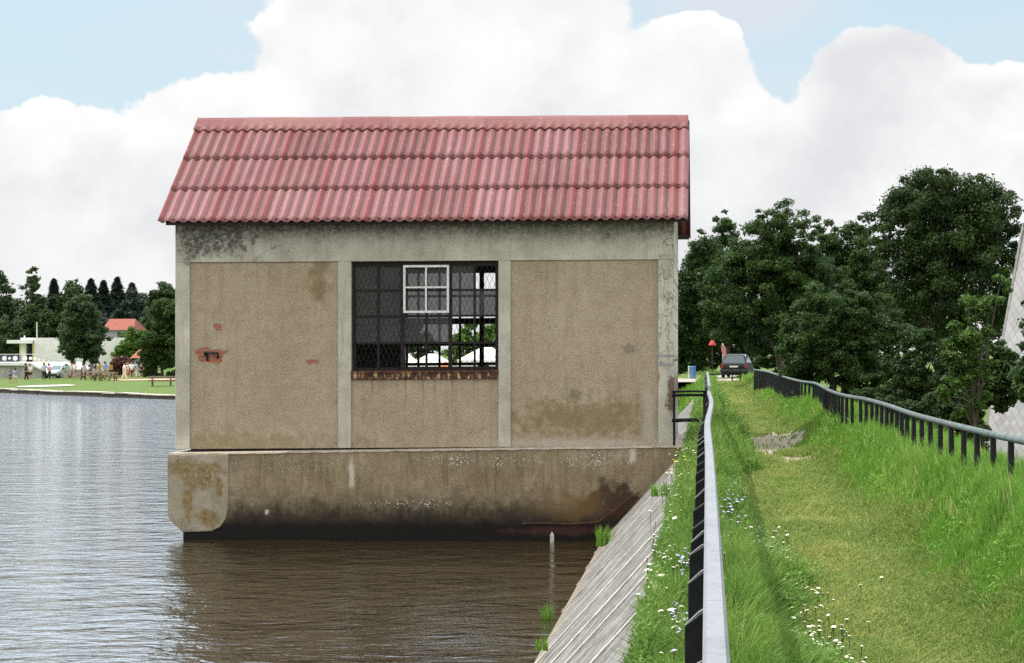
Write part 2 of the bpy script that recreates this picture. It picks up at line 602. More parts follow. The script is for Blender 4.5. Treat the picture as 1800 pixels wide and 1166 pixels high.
m_panel, t, b = material('tan_pebbledash')
o = t.obj()
x, y, z = t.sep(o)
nA = t.noise(o, 1.2, 6, .6); nB = t.noise(o, 32, 3, .85); nC = t.noise(o, 4.5, 6, .7); nS = t.noise(t.comb(t.mul(x, 4.0), 0.0, t.mul(z, .35)), 1.5, 5, .6)
c = t.ramp(t.add(t.mul(nA, .18), t.add(t.mul(nB, .62), t.mul(nC, .20))), [(.32, (.19, .145, .09)), (.50, (.355, .288, .198)), (.68, (.52, .445, .33))])
c = t.mix(t.mul(t.step(nS, .48, .72), .30), c, (.20, .15, .085))
moss = t.blob(x, z, fx(1040), fz(735), 1.35, .28, nC, 1.0, .5)
moss = t.mx(moss, t.blob(x, z, fx(560), fz(480), .14, .45, nC, 1.0, .5))
moss = t.mx(moss, t.mul(t.blob(x, z, fx(430), fz(780), 1.6, .16, nC, 1.0, .5), .6))
c = t.mix(t.mul(moss, .55), c, (.15, .115, .035))
sp = t.mx(t.blob(x, z, fx(1108), fz(613), .13, .10, nC, .7, .3), t.blob(x, z, fx(1012), fz(692), .10, .07, nC, .7, .3))
c = t.mix(t.mul(sp, .6), c, (.15, .135, .10))
ck = t.mul(t.step(t.m('ABSOLUTE', t.sub(t.noise(o, .75, 6, .62), .5)), .0045, .001), t.step(nC, .42, .55))
c = t.mix(t.mul(t.mul(ck, t.step(nA, .52, .60)), .45), c, (.09, .068, .045))
rr_ = t.mul(t.step(t.noise(t.comb(t.mul(x, 9.0), 0.0, t.mul(z, .3)), 1.8, 4, .6), .54, .66), t.mul(t.mul(t.step(x, fx(616), fx(620)), t.step(x, fx(877), fx(873))), t.step(z, .35, 1.2)))
c = t.mix(t.mul(rr_, .45), c, (.16, .085, .035))
pale = t.mx(t.blob(x, z, fx(1030), fz(780), 1.4, .07, nC, 1.0, .5), t.blob(x, z, fx(1140), fz(740), .10, .5, nC, .9, .5))
c = t.mix(t.mul(pale, .5), c, (.48, .45, .40))
bt = t.new('ShaderNodeTexBrick')
t.put(bt.inputs['Vector'], t.comb(x, z, 0.0)); t.put(bt.inputs['Scale'], 1.0)
bt.inputs['Brick Width'].default_value = .24; bt.inputs['Row Height'].default_value = .075; bt.inputs['Mortar Size'].default_value = .012
t.put(bt.inputs['Color1'], (.42, .095, .045)); t.put(bt.inputs['Color2'], (.30, .07, .04)); t.put(bt.inputs['Mortar'], (.26, .18, .13))
brk = t.mx(t.blob(x, z, fx(370), fz(624), .22, .12, nC, .8, .12), t.blob(x, z, fx(381), fz(576), .08, .06, nC, .9, .12))
brk = t.mx(brk, t.blob(x, z, fx(550), fz(637), .10, .04, nC, .9, .2))
c = t.mix(t.mul(brk, .92), c, bt.outputs[0])
t.put(b.inputs['Base Color'], c); t.put(b.inputs['Roughness'], .95); t.put(b.inputs['Specular IOR Level'], .15)
t.put(b.inputs['Normal'], t.bump(t.sub(t.add(t.mul(nB, 1.0), t.mul(nC, .5)), t.mul(brk, .8)), .8, .014))

m_plinth, t, b = material('stained_plinth_concrete')
o = t.obj()
x, y, z = t.sep(o)
nA = t.noise(o, 1.5, 6, .65); nB = t.noise(o, 30, 5, .75); nC = t.noise(o, 4.0, 7, .72); nS = t.noise(t.comb(t.mul(x, 6.0), 0.0, t.mul(z, .6)), 1.7, 6, .65)
c = t.ramp(t.add(t.mul(nA, .30), t.add(t.mul(nB, .40), t.mul(nC, .30))), [(.34, (.125, .095, .055)), (.50, (.25, .195, .12)), (.66, (.42, .345, .235))])
c = t.mix(t.mul(t.step(nS, .46, .70), .55), c, (.10, .07, .035))
# old water marks: dark algae band with a ragged upper edge, drips
dk = t.step(t.add(z, t.add(t.mul(t.sub(nC, .5), .55), t.mul(t.sub(nS, .5), .55))), -.62, -1.22)
c = t.mix(t.mul(dk, .9), c, (.016, .012, .009))
c = t.mix(t.mul(t.step(t.add(z, t.mul(t.sub(nC, .5), .2)), -1.14, -1.34), .9), c, (.008, .007, .006))
ru = t.blob(x, z, fx(1075), fz(880), .40, .30, nC, .9, .4)
c = t.mix(t.mul(ru, .88), c, (.040, .019, .013))
ru2 = t.blob(x, z, fx(1010), fz(885), .55, .22, nC, .9, .5)
c = t.mix(t.mul(ru2, .5), c, (.21, .125, .045))
ru3 = t.blob(x, z, fx(1000), fz(930), .9, .07, nC, .6, .4)
c = t.mix(t.mul(ru3, .6), c, (.085, .035, .022))
nF = t.noise(t.comb(x, 0.0, t.mul(z, .5)), 16.0, 5, .7)
vs_ = t.vor(t.comb(x, z, 0.0), 26.0)
lich = t.step(t.add(vs_, t.mul(t.sub(nC, .5), .5)), .34, .20)
lz = t.mx(t.blob(x, z, fx(1060), fz(803), .62, .13, nC, .9, .4), t.blob(x, z, fx(860), fz(808), 1.1, .09, nC, .9, .5))
lz = t.mx(lz, t.mul(t.blob(x, z, fx(720), fz(882), .75, .07, nC, .7, .4), .9))
lz = t.mx(lz, t.mul(t.blob(x, z, fx(520), fz(815), .9, .12, nC, .8, .4), .35))
c = t.mix(t.mul(t.mul(lich, lz), .9), c, (.62, .60, .54))
drip = t.mx(t.blob(x, z, fx(624), fz(832), .045, .24, nF, .7, .35), t.mx(t.blob(x, z, fx(1113), fz(798), .05, .15, nF, .7, .4), t.blob(x, z, fx(476), fz(897), .035, .05, nF, .8, .3)))
c = t.mix(t.mul(drip, .75), c, (.58, .53, .44))
top = t.step(z, -.10, -.03)
topn = t.mul(t.step(t.add(z, t.mul(t.sub(nC, .5), .05)), -.04, .0), 0.0)
t.put(b.inputs['Base Color'], c); t.put(b.inputs['Roughness'], .9); t.put(b.inputs['Specular IOR Level'], .25)
t.put(b.inputs['Normal'], t.bump(t.add(nB, t.mul(nC, .8)), .7, .015))

m_ledge, t, b = material('pale_cement_ledge')
o = t.obj()
c = t.ramp(t.noise(o, 7, 6, .7), [(.3, (.20, .17, .13)), (.55, (.42, .36, .28)), (.75, (.55, .49, .41))])
t.put(b.inputs['Base Color'], c); t.put(b.inputs['Roughness'], .9)

m_pier, t, b = material('ochre_stained_concrete')
o = t.obj()
x, y, z = t.sep(o)
nA = t.noise(o, 2.0, 6, .65); nB = t.noise(o, 30, 5, .75); nC = t.noise(o, 4.5, 7, .7)
c = t.ramp(t.add(t.mul(nA, .5), t.add(t.mul(nB, .25), t.mul(nC, .25))), [(.32, (.20, .165, .105)), (.50, (.31, .27, .195)), (.68, (.42, .375, .29))])
oc = t.mx(t.blob(x, z, fx(355), fz(830), .44, .22, nC, .9, .35), t.mx(t.blob(x, z, fx(338), fz(885), .07, .26, nC, .9, .4), t.mx(t.blob(x, z, fx(375), fz(905), .14, .14, nC, 1.1, .4), t.blob(x, z, fx(394), fz(850), .06, .2, nC, .8, .35))))
c = t.mix(t.mul(oc, t.step(t.noise(o, 13, 5, .75), .25, .65)), c, t.mix(t.noise(o, 7, 4), (.27, .17, .03), (.11, .062, .012)))
wkp = t.step(t.noise(t.comb(t.mul(x, 5.0), 0.0, t.mul(z, 1.2)), 2.2, 6, .7), .5, .7)
c = t.mix(t.mul(wkp, .45), c, (.13, .10, .055))
dkp = t.step(t.add(z, t.mul(t.sub(nC, .5), .3)), -1.36, -1.5)
c = t.mix(t.mul(dkp, .9), c, (.03, .025, .018))
t.put(b.inputs['Base Color'], c); t.put(b.inputs['Roughness'], .9)
t.put(b.inputs['Normal'], t.bump(t.add(nB, nC), .7, .015))

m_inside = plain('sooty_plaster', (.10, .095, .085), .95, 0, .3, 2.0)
m_dark = plain('dark_rusty_steel', (.018, .014, .012), .75, .2, .4, 12.0)
m_blackp = plain('black_paint', (.008, .009, .010), .8, 0, .35, 20.0, .2, .2)

m_rust, t, b = material('rusted_steel_lintel')
o = t.obj()
x, y, z = t.sep(o)
nC = t.noise(o, 9, 6, .7); nV = t.noise(t.comb(t.mul(x, 7.0), 0.0, t.mul(z, 2.0)), 1.6, 5, .7)
c = t.ramp(nC, [(.3, (.018, .009, .006)), (.5, (.055, .022, .012)), (.7, (.12, .05, .02))])
c = t.mix(t.mul(t.step(nV, .50, .60), t.step(z, 1.36, 1.30)), c, (.46, .31, .14))
t.put(b.inputs['Base Color'], c); t.put(b.inputs['Roughness'], .85)
t.put(b.inputs['Normal'], t.bump(nC, .6, .015))

m_glass, t, b = material('dirty_wired_glass')
o = t.obj()
n = t.noise(o, 3.0, 6, .7); n2 = t.noise(o, 40, 4, .7)
zz = t.sep(o)[2]
dirt = t.ramp(t.add(t.mul(n, .6), t.mul(n2, .4)), [(.3, (.055, .056, .057)), (.6, (.125, .124, .118))])
t.put(b.inputs['Base Color'], dirt); t.put(b.inputs['Roughness'], .42); t.put(b.inputs['Specular IOR Level'], .35)
t.put(b.inputs['Normal'], t.bump(n2, .3, .004))
tr = t.new('ShaderNodeBsdfTranslucent'); t.put(tr.inputs[0], (.42, .41, .37))
tp = t.new('ShaderNodeBsdfTransparent'); t.put(tp.inputs[0], (.75, .78, .78))
ms = t.new('ShaderNodeMixShader'); ms.inputs[0].default_value = .45
t.l.new(b.outputs[0], ms.inputs[1]); t.l.new(tr.outputs[0], ms.inputs[2])
ms2 = t.new('ShaderNodeMixShader'); ms2.inputs[0].default_value = .14
t.l.new(ms.outputs[0], ms2.inputs[1]); t.l.new(tp.outputs[0], ms2.inputs[2])
t.l.new(ms2.outputs[0], t.n['Material Output'].inputs[0])

m_white = plain('white_window_paint', (.62, .61, .58), .6, 0, .2, 20.0)

m_roof, t, b = material('red_painted_fibre_cement')
o = t.obj()
x, y, z = t.sep(o)
tint = t.attr('tint')
nA = t.noise(o, 1.4, 6, .65); nB = t.noise(o, 28, 5, .75)
run = t.noise(t.comb(t.mul(x, 9.0), t.mul(y, .5), t.mul(z, .5)), 1.6, 6, .7)
c = t.ramp(t.add(t.mul(nA, .3), t.add(t.mul(nB, .3), t.mul(tint, .4))), [(.28, (.125, .026, .026)), (.5, (.175, .050, .054)), (.72, (.225, .088, .098))])
c = t.mix(t.mul(t.step(run, .50, .70), .45), c, (.27, .145, .145))
c = t.mix(t.mul(t.step(run, .44, .30), .35), c, (.22, .075, .06))
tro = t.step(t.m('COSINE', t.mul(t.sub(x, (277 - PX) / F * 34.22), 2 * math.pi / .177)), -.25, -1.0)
lap = t.m('FRACT', t.m('DIVIDE', t.add(t.sub(x, (277 - PX) / F * 34.22), .05), .177 * 5))
c = t.mix(t.mul(t.step(lap, .20, .15), .7), c, (.175, .030, .030))
oldp = t.step(t.noise(o, .9, 5, .65), .50, .66)
c = t.mix(t.mul(oldp, .22), c, (.20, .105, .085))
c = t.mix(t.mul(t.step(t.noise(o, 5.0, 6, .75), .58, .72), .30), c, (.11, .05, .04))
c = t.mix(t.mul(tro, t.add(.42, t.mul(run, .6))), c, (.062, .027, .020))  # trough dirt, painted dark also to strengthen the weak corrugation shading
wsp = t.mul(t.step(t.noise(t.comb(t.mul(x, 3.0), t.mul(y, 1.0), t.mul(z, 1.0)), 9.0, 4, .7), .62, .70), t.step(nA, .38, .55))
c = t.mix(t.mul(wsp, .65), c, (.46, .38, .35))
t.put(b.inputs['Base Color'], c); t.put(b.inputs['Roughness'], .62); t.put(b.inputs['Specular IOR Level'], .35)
t.put(b.inputs['Normal'], t.bump(nB, .3, .006))

m_cap, t, b = material('red_painted_ridge_pieces')
o = t.obj()
nA = t.noise(o, 2.2, 6, .65); nB = t.noise(o, 30, 5, .75)
c = t.ramp(t.add(t.mul(nA, .3), t.add(t.mul(nB, .3), t.mul(t.attr('tint'), .6))), [(.25, (.110, .026, .025)), (.5, (.155, .050, .048)), (.75, (.20, .085, .080))])
c = t.mix(t.mul(t.step(t.noise(o, 9, 5, .7), .55, .7), .5), c, (.27, .185, .165))
t.put(b.inputs['Base Color'], c); t.put(b.inputs['Roughness'], .7); t.put(b.inputs['Specular IOR Level'], .3)
t.put(b.inputs['Normal'], t.bump(nB, .3, .006))

HB = (XL + XR) / 2
house = thing('pump_house', 'small concrete pump house with red corrugated roof standing in the lake beside the dam', 'pump house', (HB, (YF + YB) / 2, WATER))
HO = (-HB, -(YF + YB) / 2, -WATER)       # parts are modelled in world metres


def part(mb, name, mat, parent=house, smooth=False, bevel=0.0, xf=sag, label=None):
    o = mb.build(name, mat, parent, smooth, HO if parent is house else (0, 0, 0), bevel, xf)
    if label: o['label'] = label
    return o


ZT = fz(385)            # wall top under the eave
ZB = fz(787)            # wall foot on the ledge
zbeam = fz(459)
WX0, WX1, WZ0, WZ1 = fx(617), fx(876), fz(667), fz(459)
# front frame: beam and four piers, butted
mb = MB()
mb.box(XL, XR, YF, YF + .22, zbeam, ZT)
for a, b2 in ((308, 333.5), (594, 617), (876, 897.5), (1157, 1185)):
    mb.box(fx(a), fx(b2), YF, YF + .22, ZB, zbeam - .001)
part(mb, 'wall_frame', m_frame, bevel=.008, label='grey rendered beam and piers of the front')
REC = .035
for a, b2, top_, lab in ((333.5, 594, zbeam, 'tan pebbledash panel with exposed red brick'), (617, 876, fz(667), 'short tan panel under the window'), (897.5, 1157, zbeam, 'tan panel with greenish stain low down')):
    mb = MB()
    mb.box(fx(a) + .001, fx(b2) - .001, YF + REC, YF + .20, ZB, top_ - .002)
    part(mb, 'wall_panel', m_panel, label=lab)
# sides and back
ZR = EYE + (PY - 210.5) / F * 37.0          # ridge line
YR = 37.0
for xa, xb in ((XL, XL + .2), (XR - .2, XR)):
    mb = MB()
    pts = [(YF + .222, ZB), (YB - .222, ZB), (YB - .222, ZT - .02), (YR, ZR - .22), (YF + .222, ZT - .02)]
    n = len(pts)
    mb.add([(xa, p, q) for p, q in pts] + [(xb, p, q) for p, q in pts], [tuple(range(n)), tuple(range(2 * n - 1, n - 1, -1))] + [(i, i + n, (i + 1) % n + n, (i + 1) % n) for i in range(n)])
    part(mb, 'side_wall', m_frame)
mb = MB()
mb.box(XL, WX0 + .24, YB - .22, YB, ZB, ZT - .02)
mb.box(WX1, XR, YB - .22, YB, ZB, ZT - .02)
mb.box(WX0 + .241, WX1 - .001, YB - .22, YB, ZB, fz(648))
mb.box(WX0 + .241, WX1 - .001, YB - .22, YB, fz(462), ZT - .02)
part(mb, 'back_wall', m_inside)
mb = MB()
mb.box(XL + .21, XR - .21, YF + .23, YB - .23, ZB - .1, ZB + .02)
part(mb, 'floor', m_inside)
# window in the front: frame, glass, sash, wire mesh
cols = [617, 663, 706, 748, 790, 833, 876]
rows = [459, 510, 555.5, 603, 650]
wz0 = fz(650)
win = bpy.data.objects.new('window', None)
COL.objects.link(win); win.parent = house; win.location = HO
win['label'] = 'broken steel window with missing lower panes'
mb = MB()
bw = .019
ya, yb = YF + .10, YF + .145
for i, c_ in enumerate(cols):
    xx = min(max(fx(c_), WX0 + bw), WX1 - bw)
    ww = bw * (1.7 if i in (0, 2, 4, 6) else 1.0)
    if i in (0, 6): xx = WX0 + ww if i == 0 else WX1 - ww
    mb.box(xx - ww, xx + ww, ya, yb, wz0, WZ1 - .003)
for j, r_ in enumerate(rows):
    zz_ = min(max(fz(r_), wz0 + bw), WZ1 - bw - .004)
    mb.box(WX0, WX1, ya + .004, yb - .004, zz_ - bw, zz_ + bw)
mb.box(WX0, WX1, ya + .006, yb - .006, WZ1 - .09, WZ1 - .004)
part(mb, 'window_frame', m_dark, win)
mb = MB()
rg = random.Random(8)
missing = {(4, 2), (5, 2), (5, 0)} | {(c_, 3) for c_ in range(6)}
for i in range(6):
    for j in range(4):
        if (i, j) in missing: continue
        yo = YF + .122 + rg.uniform(-.004, .004)
        sl_ = rg.uniform(-.006, .006)
        x0, x1, z1, z0 = fx(cols[i]) + .01, fx(cols[i + 1]) - .01, fz(rows[j]) - .01, fz(rows[j + 1]) + .01
        mb.add([(x0, yo - sl_, z0), (x1, yo + sl_, z0), (x1, yo + sl_, z1), (x0, yo - sl_, z1)], [(0, 1, 2, 3)])
x0, x1 = fx(833) + .01, fx(876) - .01                   # a tall shard still hangs in the top right light
part(mb, 'glass', m_glass, win)
mb = MB()
sx0, sx1, sz0, sz1 = fx(708), fx(788.5), fz(550), fz(466)
ya2, yb2 = YF + .045, YF + .085
bw2 = .019
mb.box(sx0, sx1, ya2, yb2, sz1 - 2 * bw2, sz1); mb.box(sx0, sx1, ya2, yb2, sz0, sz0 + 2 * bw2)
mb.box(sx0, sx0 + 2 * bw2, ya2, yb2, sz0 + 2 * bw2 + .001, sz1 - 2 * bw2 - .001); mb.box(sx1 - 2 * bw2, sx1, ya2, yb2, sz0 + 2 * bw2 + .001, sz1 - 2 * bw2 - .001)
xm = fx(748); zm = fz(505)
mb.box(xm - .015, xm + .015, ya2 + .003, yb2 - .003, sz0 + .03, sz1 - .03)
mb.box(sx0 + .03, sx1 - .03, ya2 + .006, yb2 - .006, zm - .014, zm + .014)
part(mb, 'sash', m_white, win)
# diamond wire in front of the panes
mb = MB()
wr = .0027
zt_, zb_ = WZ1 - .06, wz0 + .01
hh = zt_ - zb_
slope_dx = hh * .42
sp_ = .088
for sgn in (1, -1):
    xs0 = WX0 - slope_dx
    while xs0 < WX1 + slope_dx:
        x0, z0, x1, z1 = xs0, zb_, xs0 + sgn * slope_dx, zt_
        # clip to the opening
        pts = []
        tA, tB = 0.0, 1.0
        dxx = x1 - x0
        lo, hi = (WX0 + .02 - x0) / dxx, (WX1 - .02 - x0) / dxx
        if lo > hi: lo, hi = hi, lo
        tA, tB = max(0, lo), min(1, hi)
        if tB - tA > .03:
            a = (x0 + dxx * tA, z0 + hh * tA); b2 = (x0 + dxx * tB, z0 + hh * tB)
            yw = YF + .088 + (.0055 if sgn > 0 else 0)
            mb.add([(a[0] - wr, yw, a[1]), (a[0] + wr, yw, a[1]), (b2[0] + wr, yw, b2[1]), (b2[0] - wr, yw, b2[1]),
                    (a[0] - wr, yw + .005, a[1]), (a[0] + wr, yw + .005, a[1]), (b2[0] + wr, yw + .005, b2[1]), (b2[0] - wr, yw + .005, b2[1])],
                   [(0, 1, 2, 3), (7, 6, 5, 4), (0, 4, 5, 1), (1, 5, 6, 2), (2, 6, 7, 3), (3, 7, 4, 0)])
        xs0 += sp_
part(mb, 'wire_mesh', m_dark, win)
mb = MB()
mb.box(WX0 + .002, WX1 - .002, YF - .012, YF + .2, fz(666.5), fz(651))
mb.box(WX0 + .002, WX1 - .002, YF - .03, YF - .013, fz(656), fz(651))
part(mb, 'window_sill', m_rust, bevel=.006, label='rust streaked steel sill')
# window in the back wall, all panes gone
bwn = bpy.data.objects.new('window', None)
COL.objects.link(bwn); bwn.parent = house; bwn.location = HO
bwn['label'] = 'bare back window seen through the front one'
mb = MB()
kb = YB / F
zb0, zb1 = fz(648), fz(462)
for px_ in (717, 737, 774, 810, 848, 884, 915):
    xx = (px_ - PX) * kb
    hw = .045 if px_ == 848 else .022
    mb.box(xx - hw, xx + hw, YB - .14, YB - .09, zb0, zb1)
for py_, hw in ((565, .06), (606, .025), (521, .025), (640, .03)):
    zz_ = EYE - (py_ - PY) * kb
    mb.box(WX0 + .245, WX1 - .001, YB - .135, YB - .095, zz_ - hw, zz_ + hw)
part(mb, 'window_frame', m_dark, bwn)
# iron bracket in the broken brick, strap round the corner pier
mb = MB()
mb.tube([(fx(360), YF + .03, fz(622)), (fx(360), YF - .02, fz(617)), (fx(384), YF - .02, fz(619)), (fx(382), YF + .03, fz(628))], .022, 6)
mb.tube([(fx(364), YF + .03, fz(632)), (fx(364), YF - .02, fz(619))], .02, 6)
part(mb, 'bracket', m_dark, label='rusty iron bracket in the brick hole')
m_strap = plain('galvanised_strap', (.26, .27, .27), .5, .6, .25, 14.0)
mb = MB()
mb.box(fx(1156), XR + .006, YF - .006, YF - .001, fz(645), fz(641))
mb.box(fx(1156), XR + .006, YF - .006, YF - .001, fz(630), fz(626))
part(mb, 'strap', m_strap)

# roof: two slopes of corrugated sheets in three courses
EZ = EYE + (PY - 389) / F * 34.22
EY = 34.22
RX0, RX1 = (277 - PX) / F * EY, (1210.5 - PX) / F * EY
run_, rise = YR - EY, ZR - EZ
sl_len = math.hypot(run_, rise)
pitch = math.atan2(rise, run_)
nrm = (-math.sin(pitch), math.cos(pitch))       # (y,z) outward normal of the front slope
wave = .177
seg = 10
nw = (RX1 - RX0) / wave
xsr = np.arange(0, int(nw * seg) + 1) * (wave / seg) + RX0
Vv, Qq, TT, SM = [], [], [], []
rt = np.random.RandomState(4)
base = 0
courses = ((-.0, .335), (.300, .635), (.600, .985))
for side in (0, 1):
    for ci, (t0, t1) in enumerate(courses):
        sheet = ((xsr - RX0 + ci * .0) // (wave * 5)).astype(int)
        tints = rt.rand(sheet.max() + 2)
        lifts = rt.uniform(-.003, .003, sheet.max() + 2)
        tilt = rt.uniform(-.008, .008, sheet.max() + 2)
        nt = 7
        th = .0055
        for surf in (0, 1):
            for it in range(nt):
                tt = t0 + (t1 - t0) * it / (nt - 1)
                lift = .011 * (1 - it / (nt - 1)) + .004 - (th if surf else 0)
                hgt = .0245 * np.cos((xsr - RX0) / wave * 2 * np.pi) + lift + lifts[sheet]
                e_off = tilt[sheet] if it == 0 else 0
                yv = EY + tt * run_ + nrm[0] * hgt - e_off * math.cos(pitch)
                zv = EZ + tt * rise + nrm[1] * hgt - e_off * math.sin(pitch)
                if side: yv = 2 * YR - yv
                Vv.append(np.stack([xsr, yv, zv], -1))
        n_ = len(xsr)
        def gid(surf, it): return base + (surf * nt + it) * n_
        for surf in (0, 1):
            for it in range(nt - 1):
                a = gid(surf, it) + np.arange(n_ - 1); b2 = gid(surf, it + 1) + np.arange(n_ - 1)
                q = np.stack([a, a + 1, b2 + 1, b2], -1)
                if (surf + side) % 2: q = q[:, ::-1]
                Qq.append(q); TT.append(tints[sheet[:-1]]); SM.append(np.ones(len(q), bool))
        for it in (0, nt - 1):
            a = gid(0, it) + np.arange(n_ - 1); b2 = gid(1, it) + np.arange(n_ - 1)
            Qq.append(np.stack([a, b2, b2 + 1, a + 1], -1)); TT.append(tints[sheet[:-1]]); SM.append(np.zeros(n_ - 1, bool))
        for e in (0, n_ - 1):
            q = [(gid(0, it) + e, gid(0, it + 1) + e, gid(1, it + 1) + e, gid(1, it) + e) for it in range(nt - 1)]
            Qq.append(np.array(q)); TT.append(np.full(len(q), .5)); SM.append(np.zeros(len(q), bool))
        base += 2 * nt * n_
Vv = np.concatenate(Vv); Vv[:, 2] += .0062 * (Vv[:, 0] + 4.9)
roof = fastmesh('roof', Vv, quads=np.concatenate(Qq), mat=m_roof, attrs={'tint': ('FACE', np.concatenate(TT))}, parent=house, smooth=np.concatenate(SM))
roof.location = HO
# ridge cap: pieces with a scalloped lower edge, and a half-round top
Vv, Qq, TT = [], [], []
base = 0
xsr2 = np.arange(0, int(nw * seg) + 1) * (wave / seg) + RX0 - .02
sheet = ((xsr2 - RX0) // (wave * 5)).astype(int)
tints = rt.rand(sheet.max() + 3)
prof = [(.886, 1.0, .024), (.902, .85, .030), (.918, .30, .040), (.932, .04, .044), (.985, 0, .046), (1.0, 0, .075)]
for side in (0, 1):
    n_ = len(xsr2)
    nt = len(prof) 
    for it, (tt, wv_, lf) in enumerate(prof):
        hgt = .0245 * wv_ * np.cos((xsr2 - RX0) / wave * 2 * np.pi) + lf + (sheet % 2) * .006
        yv = EY + tt * run_ + nrm[0] * hgt * (1 if it < nt - 1 else 0)
        zv = EZ + tt * rise + nrm[1] * hgt
        if side: yv = 2 * YR - yv
        Vv.append(np.stack([xsr2, yv, zv], -1))
    for it in range(nt - 1):
        a = base + it * n_ + np.arange(n_ - 1); b2 = a + n_
        q = np.stack([a, a + 1, b2 + 1, b2], -1)
        if side: q = q[:, ::-1]
        Qq.append(q); TT.append(tints[sheet[:-1] + 1] * .6)
    base += nt * n_
Vv = np.concatenate(Vv); Vv[:, 2] += .0062 * (Vv[:, 0] + 4.9)
cap = fastmesh('ridge_cap', Vv, quads=np.concatenate(Qq), mat=m_cap, attrs={'tint': ('FACE', np.concatenate(TT))}, parent=roof, smooth=True)
sm = cap.modifiers.new('thickness', 'SOLIDIFY'); sm.thickness = .008; sm.offset = -1
# purlins and boards under the roof
m_timber = plain('dark_roof_timber', (.035, .028, .022), .9, 0, .3, 5.0)
mb = MB()
for tt in (.06, .36, .66, .93):
    for s_ in (0, 1):
        yv = EY + tt * run_ - nrm[0] * (-.09); zv = EZ + tt * rise - .11
        if s_: yv = 2 * YR - yv
        mb.box(RX0 + .12, RX1 - .04, yv - .04, yv + .04, zv - .05, zv + .05)
part(mb, 'purlins', m_timber)
# plinth in the water
PX0, PX1 = (322 - PX) / F * 34.35, fx(1203)
YP = 34.33
kp = F / YP
def qx(px): return (px - PX) / kp
def qz(py): return EYE - (py - PY) / kp
mb = MB()
def ledge(x): return qz(790.5) + .0145 * (x + 4.9)
n_ = 40
top, bot = [], []
xsP = np.linspace(qx(322), qx(1204), n_)
mb2 = MB()
rr = random.Random(2)
for i in range(n_ - 1):
    a, b2 = xsP[i], xsP[i + 1]
    za, zb2 = ledge(a) - .03, ledge(b2) - .03
    mb.add([(a, YP, -3.6), (b2, YP, -3.6), (b2, YP, zb2), (a, YP, za), (a, YB + .2, -3.6), (b2, YB + .2, -3.6), (b2, YB + .2, zb2), (a, YB + .2, za)],
           [(0, 1, 2, 3), (3, 2, 6, 7), (4, 7, 6, 5)] + ([(0, 3, 7, 4)] if i == 0 else []) + ([(1, 5, 6, 2)] if i == n_ - 2 else []))
part(mb, 'plinth', m_plinth, xf=None)
mb = MB()
xsL = np.linspace(qx(296), qx(1203), 70)
ej = [YP - .012 - rr.uniform(0, .012) for _ in xsL]
th = [.028 + rr.uniform(-.006, .006) for _ in xsL]
for i in range(len(xsL) - 1):
    a, b2 = xsL[i], xsL[i + 1]
    mb.add([(a, ej[i], ledge(a) - th[i]), (b2, ej[i + 1], ledge(b2) - th[i + 1]), (b2, ej[i + 1] + .01, ledge(b2)), (a, ej[i] + .01, ledge(a)), (b2, YB + .2, ledge(b2)), (a, YB + .2, ledge(a)),
            (a, YB + .2, ledge(a) - .03), (b2, YB + .2, ledge(b2) - .03)],
           [(0, 1, 2, 3), (3, 2, 4, 5), (0, 6, 7, 1), (5, 4, 7, 6)] + ([(0, 3, 5, 6)] if i == 0 else []) + ([(1, 7, 4, 2)] if i == len(xsL) - 2 else []))
part(mb, 'ledge', m_ledge, xf=None)
mb = MB()
zt = ledge(qx(340)) - .031
prof = [(qx(294.5), qz(905)), (qx(298), qz(914)), (qx(322), qz(936)), (qx(372), qz(934)), (qx(388), qz(926)), (qx(397), qz(912)), (qx(401), qz(895)), (qx(402), ledge(qx(402)) - .031), (qx(294.5), ledge(qx(294.5)) - .031)]
mb.prism(prof, YP - .022, YP + 5.1)
part(mb, 'corner_block', m_pier, bevel=.012, xf=None, label='pale block with ochre stain at the lake corner')

# rusty rod and white stake at the plinth
m_rod = plain('rusty_rod', (.10, .045, .03), .85, .2, .4, 14.0)
mb = MB()
mb.tube([(qx(918), YP - .06, qz(920)), (qx(960), YP - .06, qz(919)), (qx(1000), YP - .07, qz(921)), (qx(1052), YP - .08, qz(917)), (qx(1085), YP - .1, qz(893)), (qx(1112), YP - .1, qz(868))], .014, 6)
tag(mb.build('rusty_pipe', m_rod), 'thin rusty pipe fixed along the foot of the pump house plinth', 'pipe')
m_stake = plain('white_gauge_paint', (.55, .53, .48), .7, 0, .35, 16.0)
mb = MB()
gp = Vector((qx(973.5), YP - .45, 0))
mb.prism([(gp.x - .03, -2.2), (gp.x + .03, -2.2), (gp.x + .035, qz(936)), (gp.x, qz(931)), (gp.x - .03, qz(937))], gp.y, gp.y + .03)
tag(mb.build('gauge_stake', m_stake), 'short white marker stake poking out of the water by the plinth', 'stake')

# ------------------------------------------------------------------ railings on the crest
m_rail, t, b = material('weathered_light_rail_paint')
o = t.obj()
n = t.noise(o, 30, 5, .75); n2 = t.noise(t.vscale(o, (1, .4, 1)), 3.0, 5, .6)
c = t.ramp(t.add(t.mul(n, .5), t.mul(n2, .5)), [(.3, (.145, .147, .156)), (.5, (.20, .204, .215)), (.7, (.25, .254, .265))])
ly = t.sep(o)[1]
jt = t.step(t.m('ABSOLUTE', t.sub(t.m('FRACT', t.mul(ly, .83)), .5)), .006, .002)
c = t.mix(t.mul(jt, .7), c, (.10, .10, .11))
rs_ = t.step(t.noise(o, 11, 6, .8), .60, .72)
c = t.mix(t.mul(rs_, .6), c, (.12, .085, .06))
t.put(b.inputs['Base Color'], c); t.put(b.inputs['Roughness'], .85); t.put(b.inputs['Specular IOR Level'], .12)
t.put(b.inputs['Normal'], t.bump(n, .3, .004))
